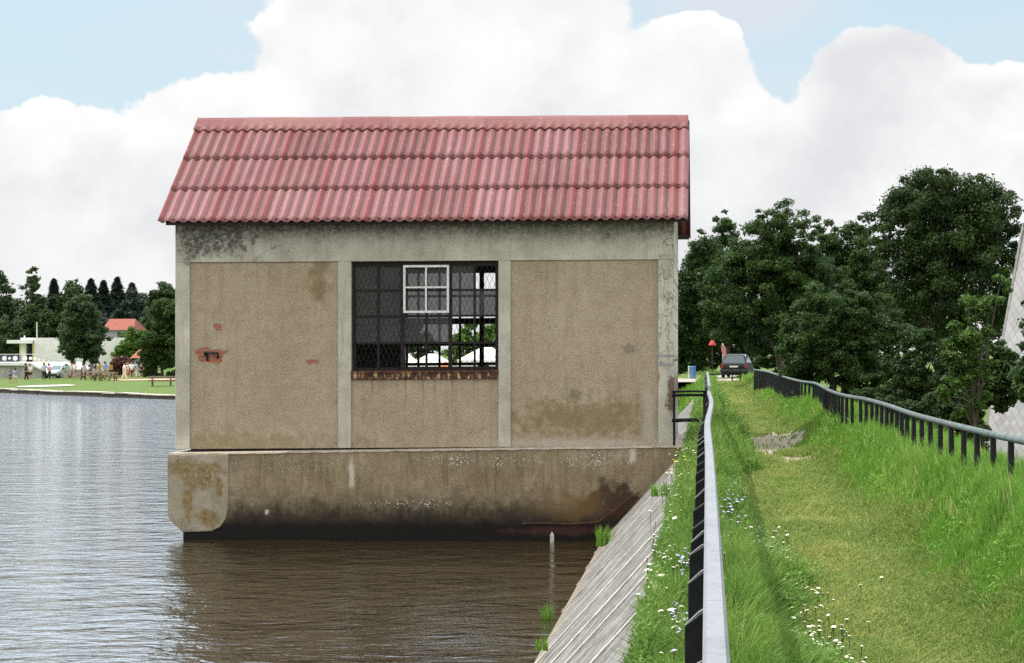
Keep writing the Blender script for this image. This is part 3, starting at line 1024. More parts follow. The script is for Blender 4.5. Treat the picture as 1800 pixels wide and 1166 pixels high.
m_rail2 = plain('weathered_grey_green_rail', (.085, .108, .10), .75, 0, .35, 8.0, .2, .2)


def catmull(pts, step):
    out = []
    ys_ = np.array([p[1] for p in pts])
    yv = np.arange(ys_[0], ys_[-1], step)
    pa = np.array(pts)
    for y_ in yv:
        i = min(max(np.searchsorted(ys_, y_) - 1, 0), len(pts) - 2)
        p0, p1, p2, p3 = pa[max(i - 1, 0)], pa[i], pa[i + 1], pa[min(i + 2, len(pts) - 1)]
        t_ = (y_ - p1[1]) / (p2[1] - p1[1])
        m1 = (p2 - p0) / (p2[1] - p0[1]) * (p2[1] - p1[1]); m2 = (p3 - p1) / (p3[1] - p1[1]) * (p2[1] - p1[1])
        h = (2 * t_**3 - 3 * t_**2 + 1) * p1 + (t_**3 - 2 * t_**2 + t_) * m1 + (-2 * t_**3 + 3 * t_**2) * p2 + (t_**3 - t_**2) * m2
        out.append((h[0], y_, h[2]))
    return out


def rail_mesh(path, w_, h_):
    """solid bar with rounded shoulders following the path"""
    mb = MB()
    sec = [(-w_, -h_), (-w_, h_ * .3), (-w_ * .7, h_), (w_ * .7, h_), (w_, h_ * .3), (w_, -h_)]
    ns = len(sec)
    vs, fs = [], []
    for (x, y, z) in path:
        vs += [(x + a, y, z + c_) for a, c_ in sec]
    for i in range(len(path) - 1):
        for k_ in range(ns):
            fs.append((i * ns + k_, i * ns + (k_ + 1) % ns, (i + 1) * ns + (k_ + 1) % ns, (i + 1) * ns + k_))
    fs.append(tuple(range(ns))); fs.append(tuple(range(len(vs) - 1, len(vs) - 1 - ns, -1)))
    mb.add(vs, fs)
    return mb


def railpt(px, py, z=1.0):
    Y = F * (EYE - z) / (py - PY)
    return ((px - PX) / F * Y, Y, z)


lp = [(.022, 2.2, 1.0), railpt(1259, 1166), railpt(1254, 1000), railpt(1251, 900), railpt(1248.5, 830), railpt(1246.5, 790), railpt(1244, 758), railpt(1244.5, 740), railpt(1250, 715), railpt(1250, 703), railpt(1246, 690), railpt(1246.5, 680), railpt(1245, 665), railpt(1243.5, 655)]
lpath = catmull(lp, .25)
left_rail = thing('railing', 'pale topped railing on black posts along the lake edge of the dam', 'railing', (0, 30, 0))
o = rail_mesh(lpath, .031, .022).build('handrail', m_rail, left_rail, False, (0, -30, 0))
rr = random.Random(7)
yv = 3.0
yk = [4.75, 5.72, 6.75, 7.6, 8.25, 8.85]
while yk[-1] < lpath[-1][1] - 1:
    yk.append(yk[-1] + .95)
m_tie = plain('pale_metal', (.22, .23, .23), .5, .4, .2, 10.0)
for yv in yk[:66]:
    pt = min(lpath, key=lambda p: abs(p[1] - yv))
    mb = MB()
    wx_ = rr.uniform(.0, .008)
    zl, zh = pt[2] - .075 - rr.uniform(0, .02), pt[2] - .024
    # square timber post, its top sloping up under the rail
    xa, xb, y0, y1 = -.084 - wx_, -.002, yv - .035, yv + .035
    zb_ = -.25
    mb.add([(xa, y0, zb_), (xb, y0, zb_), (xb, y1, zb_), (xa, y1, zb_), (xa, y0, zl), (xb, y0, zh), (xb, y1, zh), (xa, y1, zl)],
           [(0, 3, 2, 1), (4, 5, 6, 7), (0, 1, 5, 4), (1, 2, 6, 5), (2, 3, 7, 6), (3, 0, 4, 7)])
    po = mb.build('post', m_blackp, left_rail, False, (pt[0], -30, 0), .004)
    mb = MB()
    mb.tube([(xa + .001, yv - .036, zl + .004), (xa * .5, yv - .034, (zl + zh) / 2 + .012), (xb, yv - .03, zh + .004)], .0026, 5)  # thin pale line along the sloping post top
    if rr.random() < (.9 if yv < 9.5 else .3):
        mb.build('pale_edge', m_tie, po)

rp_ = [(2.62, 8, 1.0), (2.50, 12, 1.02), railpt(1800, 776), railpt(1740, 763), railpt(1650, 741), railpt(1600, 727), railpt(1560, 713), railpt(1520, 702), railpt(1490, 697), railpt(1460, 688), railpt(1432, 674), railpt(1410, 671), railpt(1385, 665), railpt(1360, 657), railpt(1345, 653), railpt(1325, 650)]
rp_ = [p for i, p in enumerate(rp_) if i == 0 or p[1] > max(q[1] for q in rp_[:i])]
rpath = catmull(rp_, .3)
right_rail = thing('railing', 'grey green tubular railing on short black posts along the tall grass verge', 'railing', (2.1, 30, 0))
mb = MB()
mb.tube(rpath, .030, 10)
mb.build('handrail', m_rail2, right_rail, True, (-2.1, -30, 0))
yv = 12.2
cnt = 0
while yv < rpath[-1][1] - .3 and cnt < 95:
    pt = min(rpath, key=lambda p: abs(p[1] - yv))
    mb = MB()
    le = rr.uniform(-.012, .012)
    mb.tube([(pt[0] - 2.1 + le, yv - 30, gz(pt[0], yv) - .2), (pt[0] - 2.1 + le * .5, yv - 30, .6), (pt[0] - 2.1, yv - 30, pt[2] - .02)], [.03, .028, .026], 8)
    mb.build('post', m_blackp, right_rail)
    yv += .76
    cnt += 1

# barrier between the house and the lake railing
bar = thing('barrier', 'black two bar barrier closing the gap between pump house and railing', 'barrier', (-.3, 34.4, 0))
def bz(py): return EYE - (py - PY) / F * 34.4
for py_, h_, nm in ((688, .018, 'upper_bar'), (694.5, .024, 'middle_bar'), (738.5, .032, 'lower_bar')):
    mb = MB()
    mb.tube([(-.31, .0, bz(py_ + 1)), (0, .0, bz(py_)), (.32, .0, bz(py_ + .5))], h_, 8)
    mb.build(nm, m_blackp, bar, True)
for xx in (-.27, .25):
    mb = MB()
    mb.box(xx - .02, xx + .02, .02, .06, -.2, bz(688))
    mb.build('post', m_blackp, bar)

# ------------------------------------------------------------------ grass, weeds and flowers
def blades(name, x, y, hgt, wid, lean, tint, mat, seed, parent=None, z=None):
    rs = np.random.RandomState(seed)
    n = len(x)
    z = height(x, y) if z is None else z
    an = rs.rand(n) * 2 * np.pi
    la = rs.rand(n) * 2 * np.pi
    wx, wy = np.cos(an) * wid, np.sin(an) * wid
    lx, ly = np.cos(la) * lean * hgt, np.sin(la) * lean * hgt
    b0 = np.stack([x - wx, y - wy, z - .02], -1); b1 = np.stack([x + wx, y + wy, z - .02], -1)
    m0 = np.stack([x - wx * .75 + lx * .3, y - wy * .75 + ly * .3, z + hgt * .55], -1); m1 = np.stack([x + wx * .75 + lx * .3, y + wy * .75 + ly * .3, z + hgt * .55], -1)
    tp = np.stack([x + lx, y + ly, z + hgt * (1 - lean * .3)], -1)
    V = np.stack([b0, b1, m1, m0, tp], 1).reshape(-1, 3)
    k = np.arange(n)[:, None] * 5
    Q = k + np.array([[0, 1, 2, 3]]); T = k + np.array([[3, 2, 4]])
    return fastmesh(name, V, quads=Q, tris=T, mat=mat, attrs={'tint': ('FACE', np.concatenate([tint, tint]))}, parent=parent)


def grass_mat(name, stops, trans=.35, rough=.6):
    m, t, b = material(name)
    ti = t.attr('tint')
    c = t.ramp(ti, stops)
    t.put(b.inputs['Base Color'], c); t.put(b.inputs['Roughness'], rough); t.put(b.inputs['Specular IOR Level'], .2)
    tr = t.new('ShaderNodeBsdfTranslucent'); t.put(tr.inputs[0], c)
    ms = t.new('ShaderNodeMixShader'); ms.inputs[0].default_value = trans
    t.l.new(b.outputs[0], ms.inputs[1]); t.l.new(tr.outputs[0], ms.inputs[2])
    t.l.new(ms.outputs[0], t.n['Material Output'].inputs[0])
    return m


m_mown = grass_mat('mown_turf_blades', [(0, (.095, .17, .028)), (.45, (.20, .27, .055)), (.75, (.35, .345, .11)), (1, (.54, .44, .20))])
m_tall = grass_mat('long_grass_blades', [(0, (.060, .155, .018)), (.5, (.135, .285, .036)), (.85, (.23, .36, .065)), (1, (.42, .42, .18))])
m_weed = grass_mat('verge_weed_leaves', [(0, (.050, .115, .016)), (.5, (.12, .225, .034)), (.9, (.21, .31, .065)), (1, (.36, .36, .14))])

rs = np.random.RandomState(11)
def rowY(n, lo=672., hi=1300.):
    q = rs.rand(n) * (hi - lo) + lo
    return F * EYE / (q - PY)

def edgeR(y): return 1.72 + .24 * (vnoise(y * .45 + 3, y * 0 + 2) - .5) * 2 + .20 * sstep(15, 9, y) + .12 * (vnoise(y * 2.2, y * 0 + 8) - .5) * 2
def edgeL(y): return .56 + .26 * (vnoise(y * .5 + 30, y * 0 + 5) - .5) * 2 + .10 * (vnoise(y * 2.5, y * 0 + 18) - .5) * 2 + .25 * np.exp(-((y - 33) / 6.0) ** 2)

n = 300000
y = rowY(n); x = rs.uniform(.05, 2.3, n)
k = (x > edgeL(y) - .12) & (x < edgeR(y) + .15) & ~(gravel_mask(x, y) & (rs.rand(n) < .96))
x, y = x[k], y[k]
dry = vnoise(x * 2.2, y * .55) * .6 + vnoise(x * 9, y * 3) * .4
ctr = np.exp(-((x - 1.0) / .42) ** 2)
tint = np.clip(-.02 + .50 * dry * (.45 + .65 * ctr) + .42 * rs.rand(len(x)) + .3 * (rs.rand(len(x)) < .07), 0, 1)
o = blades('mown_grass', x, y, (.035 + .04 * rs.rand(len(x))) * (.75 + .6 * vnoise(x * 3, y * 1.2)) * (1 + y / 90), .0022 + y * .00018, .4 + .8 * rs.rand(len(x)), tint, m_mown, 1)
tag(o, 'short yellowish green mown grass along the dam path', 'grass', kind='stuff')

n = 190000
y = rowY(n, 655, 1250); x = rs.uniform(1.2, 3.3, n)
d_ = x - edgeR(y)
k = d_ > 0
x, y, d_ = x[k], y[k], d_[k]
hg = (.045 + .165 * sstep(0, .75, d_) + .09 * sstep(1.95, 2.3, x)) * (.65 + .6 * vnoise(x * 5.5, y * 2.4)) * (.45 + .85 * rs.rand(len(x)))
straw = rs.rand(len(x)) < .022
hg = np.where(straw, hg * 1.15, hg)
tint = np.clip(.05 + .32 * vnoise(x * 1.4 + 7, y * .5) + .30 * vnoise(x * 7 + 3, y * 3) + .35 * rs.rand(len(x)), 0, .9)
tint = np.where(straw, 1.0, tint)
o = blades('tall_grass', x, y, hg, .0032 + y * .00022, .08 + .45 * rs.rand(len(x)) ** 1.5, tint, m_tall, 2)
tag(o, 'tall bright green grass on the right verge under the railing', 'grass', kind='stuff')

n = 150000
y = rowY(n, 655, 1500); x = rs.uniform(-.50, 1.0, n)
k = (x < edgeL(y)) & (y > 3.2)
x, y = x[k], y[k]
zz = height(x, y); zz = np.where(x < -.30, 1.09 * (x + .38) + .01, zz)
dl = edgeL(y) - x
bush = np.exp(-((y - 33) / 7.0) ** 2) * (x > -.1)
keep = (x > -.34 - .12 * vnoise(y * 1.3, y * 0 + 40))
x, y, zz, dl, bush = x[keep], y[keep], zz[keep], dl[keep], bush[keep]
hg = (.06 + .20 * sstep(0, .35, dl)) * (.4 + 1.1 * vnoise(x * 6 + 11, y * 2.2)) * (.45 + 1.0 * rs.rand(len(x))) * (1 + .9 * bush)
hg = hg * np.where(x < 0, .8, 1.0) * np.where(x < -.26, .6, 1.0)
tint = np.clip(.1 + .5 * vnoise(x * 3 + 70, y * .8) + .38 * rs.rand(len(x)), 0, 1)
o = blades('verge_weeds', x, y, hg, .0036 + y * .00022, .15 + .7 * rs.rand(len(x)), tint, m_weed, 3, z=zz)
tag(o, 'green weeds and wild grass growing along the lake railing', 'weeds', kind='stuff')

def leaf_scatter(name, x, y, z, size, mat, seed, label):
    rs = np.random.RandomState(seed)
    n = len(x)
    p = np.stack([x, y, z], -1)
    nr = rs.randn(n, 3) * .6 + np.array([-.2, 0, .9]); nr /= np.linalg.norm(nr, axis=1)[:, None]
    a = np.cross(nr, rs.randn(n, 3)); a /= np.linalg.norm(a, axis=1)[:, None]
    b_ = np.cross(nr, a)
    sz_ = (size * rs.uniform(.5, 1.4, n))[:, None]
    V = np.stack([p - a * sz_, p + b_ * sz_ * .5 - nr * sz_ * .15, p + a * sz_, p - b_ * sz_ * .5 - nr * sz_ * .15], 1).reshape(-1, 3)
    cl = vnoise(x * 6 + 50, y * 2.5)
    o = fastmesh(name, V, quads=np.arange(n)[:, None] * 4 + np.array([[0, 1, 2, 3]]), mat=mat, attrs={'tint': ('FACE', np.clip(.6 * cl + .4 * rs.rand(n), 0, 1))})
    return tag(o, label, 'weeds', kind='stuff')


n = 60000
y = rowY(n, 660, 1500); x = rs.uniform(-.42, .95, n)
k = (x < edgeL(y) + .05) & (y > 3.2) & (vnoise(x * 5 + 20, y * 1.4 + 9) > .46)
x, y = x[k], y[k]
zz = np.where(x < -.30, 1.09 * (x + .38) + .01, height(x, y))
top_ = .05 + .20 * vnoise(x * 5 + 20, y * 1.4 + 9) + .16 * np.exp(-((y - 33) / 7.0) ** 2) * (x > 0)
leaf_scatter('leafy_weeds', x, y, zz + top_ * rs.rand(len(x)) ** .6, .011 + y * .0003, m_weed, 91, 'broad leaved weeds mixed into the verge along the lake railing')
n = 40000
y = rowY(n, 665, 1250); x = rs.uniform(1.3, 2.7, n)
d_ = x - edgeR(y)
k = (d_ > -.05) & (vnoise(x * 4 + 60, y * 1.2 + 9) > .55)
x, y, d_ = x[k], y[k], d_[k]
leaf_scatter('leafy_weeds', x, y, height(x, y) + (.03 + .20 * sstep(0, .7, d_)) * rs.rand(len(x)) ** .5, .010 + y * .0003, m_tall, 92, 'clover and dock leaves mixed into the tall right verge')

# land grass seen between the house and the railing and round the road
n = 26000
y = rs.uniform(62, 108, n); x = rs.uniform(-6, .2, n)
zz = height(x, y)
k = (zz > -1.0) & (x > -3.4 + (y - 76) * -.15)
k = k & ~((x < -.36) & (y < 92)) | (k & (y > 78))
x, y = x[k], y[k]
o = blades('tall_grass', x, y, .15 + .25 * rs.rand(len(x)), .02 + 0 * x, .3 + .5 * rs.rand(len(x)), np.clip(.2 + .6 * rs.rand(len(x)), 0, 1), m_tall, 4)
tag(o, 'grass growing at the far end of the dam by the gravel road', 'grass', kind='stuff')


def heads_mesh(name, x, y, z, r, mat, label, seed, stem=True):
    """flower heads: small flattened domes on stems, too many to count"""
    rs = np.random.RandomState(seed)
    n = len(x)
    V, Q, T, at = [], [], [], []
    ang = np.linspace(0, 2 * np.pi, 7)[:-1]
    tilt = rs.uniform(-.35, .35, (n, 2))
    top = np.stack([x, y, z + r * .35], -1)[:, None]
    ring = np.stack([x[:, None] + r[:, None] * np.cos(ang), y[:, None] + r[:, None] * np.sin(ang),
                     z[:, None] + r[:, None] * (tilt[:, :1] * np.cos(ang) + tilt[:, 1:] * np.sin(ang))], -1)
    sw = .003
    st = np.stack([np.stack([x - sw, y, z], -1), np.stack([x + sw, y, z], -1), np.stack([x + rs.uniform(-.03, .03, n), y + rs.uniform(-.03, .03, n), z - .28], -1)], 1)
    V = np.concatenate([top, ring, st], 1)
    per = V.shape[1]
    k = np.arange(n)[:, None] * per
    tris = [k + np.array([[0, 1 + i, 1 + (i + 1) % 6]]) for i in range(6)]
    tint = [rs.rand(n)] * 6
    tris.append(k + np.array([[7, 8, 9]])); tint.append(np.full(n, -1.0))
    o = fastmesh(name, V.reshape(-1, 3), tris=np.concatenate(tris), mat=mat, attrs={'tint': ('FACE', np.concatenate(tint))})
    return tag(o, label, 'wild flowers', kind='stuff')


def petal_mat(name, ca, cb):
    m, t, b = material(name)
    ti = t.attr('tint')
    c = t.mix(t.step(ti, 0, 1), ca, cb)
    c = t.mix(t.step(ti, -.2, -.6), c, (.05, .10, .02))
    t.put(b.inputs['Base Color'], c); t.put(b.inputs['Roughness'], .7)
    return m


m_pw = petal_mat('white_petals', (.50, .48, .34), (.68, .65, .53))
m_pp = petal_mat('lilac_petals', (.36, .30, .52), (.55, .46, .66))
m_py = petal_mat('yellow_petals', (.62, .45, .04), (.75, .58, .08))


def scatter(clusters, seed):
    rs = np.random.RandomState(seed)
    X, Y, Z = [], [], []
    for px, py, sx_, sy_, n, h in clusters:
        qx_ = px + rs.randn(n) * sx_; qy_ = py + rs.randn(n) * sy_
        qy_ = np.maximum(qy_, 690)
        Yv = F * (EYE - h) / (qy_ - PY)
        X.append((qx_ - PX) / F * Yv); Y.append(Yv); Z.append(h + rs.uniform(-.05, .05, n))
    return np.concatenate(X), np.concatenate(Y), np.concatenate(Z)


x, y, z = scatter([(1390, 1130, 45, 28, 170, .10), (1345, 955, 22, 14, 70, .12), (1400, 1050, 45, 22, 70, .10), (1450, 1150, 40, 18, 70, .09), (1300, 1090, 25, 25, 30, .15), (1280, 870, 10, 20, 10, .2)], 1)
heads_mesh('white_clover', x, y, z, .008 + .008 * np.random.RandomState(1).rand(len(x)), m_pw, 'white clover heads in the grass beside the lake railing', 1)
x, y, z = scatter([(1190, 855, 14, 30, 30, .22), (1205, 800, 12, 14, 16, .3), (1175, 960, 18, 35, 42, .18), (1150, 1010, 12, 20, 26, .12), (1190, 1080, 15, 30, 16, .2), (1165, 1000, 16, 25, 20, .15), (1230, 770, 5, 10, 6, .35), (1270, 690, 12, 8, 10, .35), (1330, 700, 25, 8, 6, .3)], 2)
heads_mesh('white_yarrow', x, y, z, .010 + .016 * np.random.RandomState(2).rand(len(x)), m_pw, 'flat white flower heads on the bank between dam face and railing', 2)
x, y, z = scatter([(1287, 885, 12, 16, 42, .28), (1205, 985, 8, 18, 26, .25), (1190, 1080, 12, 25, 22, .22), (1275, 960, 8, 14, 10, .25)], 3)
heads_mesh('lilac_flowers', x, y, z, .010 + .010 * np.random.RandomState(3).rand(len(x)), m_pp, 'pale lilac wild flowers on both sides of the lake railing', 3)
x, y, z = scatter([(1745, 895, 40, 9, 22, .35), (1190, 820, 10, 14, 14, .3), (1275, 1000, 6, 20, 6, .2), (1760, 830, 25, 8, 6, .5), (1690, 760, 40, 6, 5, .55)], 4)
heads_mesh('yellow_flowers', x, y, z, .012 + .010 * np.random.RandomState(4).rand(len(x)), m_py, 'small yellow flowers in the long grass', 4)


def tuft(name, px, py, Y, hgt, rad, n, label, seed, onslope=True):
    rs = np.random.RandomState(seed)
    p = P(px, py, Y)
    a = rs.rand(n) * 2 * np.pi; r = rad * np.sqrt(rs.rand(n))
    x = p.x + r * np.cos(a); y = Y + r * np.sin(a)
    z = np.full(n, p.z)
    o = blades(name, x, y, hgt * (.5 + .5 * rs.rand(n)), np.full(n, .006), .15 + .35 * rs.rand(n), np.clip(.3 + .5 * rs.rand(n), 0, 1), m_tall, seed, z=z)
    return tag(o, label, 'grass tuft')


tuft('grass_tuft', 1062, 958, 30.0, .36, .13, 130, 'grass tuft rooted where the dam face meets the plinth', 21)
tuft('reed_tuft', 962, 1102, 24.2, .36, .07, 70, 'upright reed tuft standing in the water near the dam face', 22)
tuft('grass_tuft', 953, 1140, 19.6, .13, .07, 60, 'lowest small grass tuft at the waterline near the bottom of the photo', 23)
tuft('grass_tuft', 1160, 870, 25.0, .20, .12, 90, 'grass tuft in a crack high on the concrete dam face', 24)

# ------------------------------------------------------------------ trees
def leaf_mat(name, dark, mid, light, trans=.25):
    return grass_mat(name, [(0, dark), (.5, mid), (1, light)], trans, .55)


L_OAK = leaf_mat('oak_leaves', (.017, .036, .009), (.028, .056, .012), (.055, .098, .020), .4)
L_MID = leaf_mat('alder_leaves', (.022, .046, .011), (.036, .072, .015), (.075, .13, .026), .4)
L_LIGHT = leaf_mat('young_maple_leaves', (.04, .085, .012), (.075, .15, .02), (.13, .22, .035), .35)
L_MAPLE = leaf_mat('maple_leaves', (.030, .065, .012), (.055, .11, .018), (.10, .17, .03), .35)
L_FAR = leaf_mat('far_broadleaf', (.030, .054, .020), (.048, .084, .028), (.078, .125, .040), .4)  # leaf colour greyed and lightened to paint in distance haze
L_FIR = leaf_mat('fir_needles', (.014, .026, .018), (.021, .038, .024), (.033, .055, .030), .2)
L_HEDGE = leaf_mat('copper_hedge_leaves', (.05, .018, .012), (.09, .03, .02), (.12, .06, .03))
m_bark = plain('rough_bark', (.075, .06, .045), .95, 0, .35, 9.0, .5)


def crown_leaves(name, blobs, n, size, mat, seed, parent, off, clump=.26, nclump=None, fill=.25):
    """leaf-sized faces gathered in clumps over a set of ellipsoids (world metres)"""
    rs = np.random.RandomState(seed)
    cen = np.array([b_[0] for b_ in blobs]); rad = np.array([b_[1] for b_ in blobs])
    wgt = (rad[:, 0] * rad[:, 2]); wgt = wgt / wgt.sum()
    rm = float(rad.mean())
    nc = nclump or int(60 + 30 * len(blobs))
    bi = rs.choice(len(blobs), nc, p=wgt)
    dv = rs.randn(nc, 3); dv /= np.linalg.norm(dv, axis=1)[:, None]
    rr_ = .72 + .36 * rs.rand(nc)
    inner = rs.rand(nc) < fill
    rr_[inner] *= .6
    cc = cen[bi] + dv * rad[bi] * rr_[:, None]
    cr_ = clump * rad[bi].mean(1) * rs.uniform(.55, 1.35, nc)
    ctint = rs.rand(nc)
    cw = cr_ ** 2; cw /= cw.sum()
    ci = rs.choice(nc, n, p=cw)
    lv = rs.randn(n, 3); lv /= np.linalg.norm(lv, axis=1)[:, None]
    lr = rs.rand(n) ** .45
    lr = lr + (rs.rand(n) < .10) * rs.rand(n) * .6          # stray sprigs for a ragged outline
    p = cc[ci] + lv * (cr_[ci] * lr)[:, None] * np.array([1.15, 1.15, .8])
    nrm_ = lv * .7 + rs.randn(n, 3) * .6 + np.array([0, 0, .5])
    nrm_ /= np.linalg.norm(nrm_, axis=1)[:, None]
    a = np.cross(nrm_, rs.randn(n, 3)); a /= np.linalg.norm(a, axis=1)[:, None]
    b_ = np.cross(nrm_, a)
    s = size * rs.uniform(.6, 1.3, n)[:, None]
    V = np.stack([p - a * s, p + b_ * s * .55 - nrm_ * s * .12, p + a * s, p - b_ * s * .55 - nrm_ * s * .12], 1).reshape(-1, 3)
    V = V - np.array(off)
    Q = np.arange(n)[:, None] * 4 + np.array([[0, 1, 2, 3]])
    tint = np.clip(.55 * ctint[ci] + .45 * rs.rand(n), 0, 1)
    return fastmesh(name, V, quads=Q, mat=mat, attrs={'tint': ('FACE', tint)}, parent=parent)


def trunk_mesh(base, blobs, r0, seed, parent, off):
    rs = random.Random(seed)
    mb = MB()
    base = Vector(base)
    big_ = max(blobs, key=lambda b_: b_[1][0] * b_[1][2])
    top = Vector(big_[0]) + Vector((0, 0, big_[1][2] * .35))
    n = 6
    pts = [base.lerp(top, i / n) + Vector((rs.uniform(-1, 1), rs.uniform(-1, 1), 0)) * r0 * .5 * (i > 0) for i in range(n + 1)]
    mb.tube(pts, [r0 * (1.25 if i == 0 else 1) * (1 - .82 * i / n) for i in range(n + 1)], 8)
    for b_ in blobs:
        for q in range(3):
            st = pts[rs.randint(2, 4)]
            en = Vector(b_[0]) + Vector((rs.uniform(-.6, .6) * b_[1][0], rs.uniform(-.6, .6) * b_[1][1], rs.uniform(-.2, .6) * b_[1][2]))
            mid = st.lerp(en, .5) + Vector((0, 0, .08 * (en - st).length))
            mb.tube([st, mid, en], [r0 * .42, r0 * .26, r0 * .08], 6)
    mb.v = [(v_[0] - off[0], v_[1] - off[1], v_[2] - off[2]) for v_ in mb.v]
    return mb.build('trunk', m_bark, parent, True)


def tree(name, label, cat, Y, boxes, n, size, mat, seed, group=None, depth=.8, base_px=None, r0=.2, clump=.26, fill=.25, nclump=None, dy=0.0):
    """boxes: crown lobes as photo-pixel rectangles at distance Y"""
    blobs = []
    rs = random.Random(seed)
    k = Y / F
    for i, (x0, y0, x1, y1) in enumerate(boxes):
        c = P((x0 + x1) / 2, (y0 + y1) / 2, Y)
        rx, rz = (x1 - x0) / 2 * k, (y1 - y0) / 2 * k
        c.y += rs.uniform(-.25, .25) * rx if i else 0
        blobs.append((tuple(c), (rx, min(rx, rz * 1.4) * depth, rz)))
    bx = base_px if base_px is not None else (boxes[0][0] + boxes[0][2]) / 2
    X = (bx - PX) / F * Y
    off = (X, Y, gz(X, Y))
    root = thing(name, label, cat, off, 0, group)
    crown_leaves('crown', blobs, n, size, mat, seed, root, off, clump, nclump, fill)
    trunk_mesh((X, Y, off[2] - .1), blobs, r0, seed, root, off)
    return root


GR = 'trees beyond the dam'
tree('oak_tree', 'big round dark oak, tallest of the trees beside the gravel road', 'tree', 78, [(1535, 300, 1785, 480), (1520, 360, 1640, 520), (1560, 420, 1800, 600), (1700, 340, 1812, 520), (1600, 288, 1720, 400)], 110000, .066, L_OAK, 31, GR, .9, 1660, .30, .15, .35, 620)
tree('alder_tree', 'broad dark tree with knobbly top standing left of the big oak', 'tree', 92, [(1290, 360, 1440, 520), (1310, 344, 1400, 450), (1370, 370, 1450, 480), (1230, 420, 1420, 620), (1340, 440, 1500, 640), (1280, 400, 1420, 560)], 95000, .072, L_MID, 32, GR, .9, 1390, .28, .15, .35, 520)
tree('poplar_tree', 'slim pointed tree rising close to the pump house roof edge', 'tree', 145, [(1248, 362, 1296, 520), (1250, 364, 1294, 440), (1225, 400, 1300, 600), (1250, 450, 1350, 640)], 42000, .11, L_MID, 33, GR, .9, 1270, .2, .22, .3, 150)
tree('alder_tree', 'dark leafy tree directly behind the corner of the pump house', 'tree', 140, [(1192, 425, 1290, 640), (1150, 470, 1250, 650), (1205, 400, 1270, 500)], 40000, .11, L_OAK, 34, GR, .9, 1215, .22, .2, .35, 200)
tree('birch_tree', 'lower pale topped tree filling the gap left of the big oak', 'tree', 98, [(1400, 415, 1500, 620), (1450, 392, 1560, 600), (1480, 383, 1530, 470), (1410, 392, 1480, 520)], 62000, .075, L_MID, 35, GR, .9, 1480, .22, .16, .35, 320)
tree('willow_bush', 'large rounded bush bulging over the far railing', 'bush', 56, [(1372, 505, 1560, 680), (1365, 560, 1490, 680), (1460, 520, 1600, 720), (1430, 500, 1540, 600), (1440, 640, 1540, 715), (1470, 650, 1610, 745)], 80000, .046, L_MID, 36, GR, .75, 1460, .12, .15, .35, 480)
tree('hazel_bush', 'dim bushy thicket behind the bending railing, below the big oak', 'bush', 43, [(1560, 570, 1690, 740), (1500, 620, 1640, 760), (1640, 600, 1740, 760), (1480, 680, 1640, 790), (1600, 680, 1720, 800)], 60000, .038, L_OAK, 37, GR, .7, 1610, .1, .16, .35, 360)
tree('thicket', 'dark thicket shading the road edge behind the parked hatchback', 'bush', 150, [(1190, 545, 1260, 655), (1225, 540, 1330, 640), (1170, 500, 1230, 660), (1130, 480, 1200, 660), (1310, 520, 1420, 655), (1230, 590, 1330, 668), (1180, 590, 1260, 668)], 70000, .12, L_OAK, 38, GR, .5, 1240, .15, .2, .5, 420)
tree('alder_bush', 'low dark bush overhanging the verge right of the parked hatchback', 'bush', 96, [(1325, 545, 1400, 650), (1360, 560, 1440, 690)], 18000, .08, L_OAK, 39, GR, .8, 1375, .1, .22, .35, 120)
tree('young_maple', 'light green young maple with loose twigs beside the steep slate roof', 'tree', 33, [(1672, 530, 1745, 640), (1685, 500, 1735, 580), (1655, 580, 1715, 680), (1700, 560, 1755, 660), (1735, 478, 1775, 560), (1650, 660, 1712, 735), (1690, 640, 1740, 720)], 8500, .040, L_MAPLE, 40, GR, .9, 1715, .04, .26, .25, 90)
tree('maple_tree', 'leafy branch of a tree overhanging the slate roof at the photo edge', 'tree', 27, [(1785, 570, 1900, 690), (1772, 640, 1860, 708), (1795, 515, 1900, 600)], 12000, .038, L_MID, 41, GR, .9, 1870, .08, .26, .3, 100)
tree('ash_tree', 'dark tree at the photo edge behind the big oak and slate roof', 'tree', 88, [(1770, 390, 1900, 620), (1800, 360, 1900, 480)], 22000, .09, L_MID, 42, GR, .9, 1830, .2, .2, .35, 140)
tree('hazel_bush', 'dark undergrowth at the foot of the slate roof, right of the thicket', 'bush', 36, [(1640, 640, 1740, 770), (1700, 600, 1800, 720)], 14000, .05, L_OAK, 43, GR, .7, 1700, .08, .24, .35, 110)
tree('bramble_thicket', 'low dark bramble filling the bank just behind the right railing', 'bush', 40, [(1525, 690, 1625, 780), (1590, 700, 1690, 810), (1655, 730, 1740, 840)], 36000, .036, L_OAK, 46, GR, .7, 1600, .05, .2, .4, 300)
# filling trees far behind the dam
tree('background_tree', 'dark tree mass at the back between alder and oak', 'tree', 135, [(1380, 440, 1600, 660), (1560, 470, 1760, 660)], 20000, .16, L_OAK, 44, GR, .6, 1500, .3, .2, .4, 160)


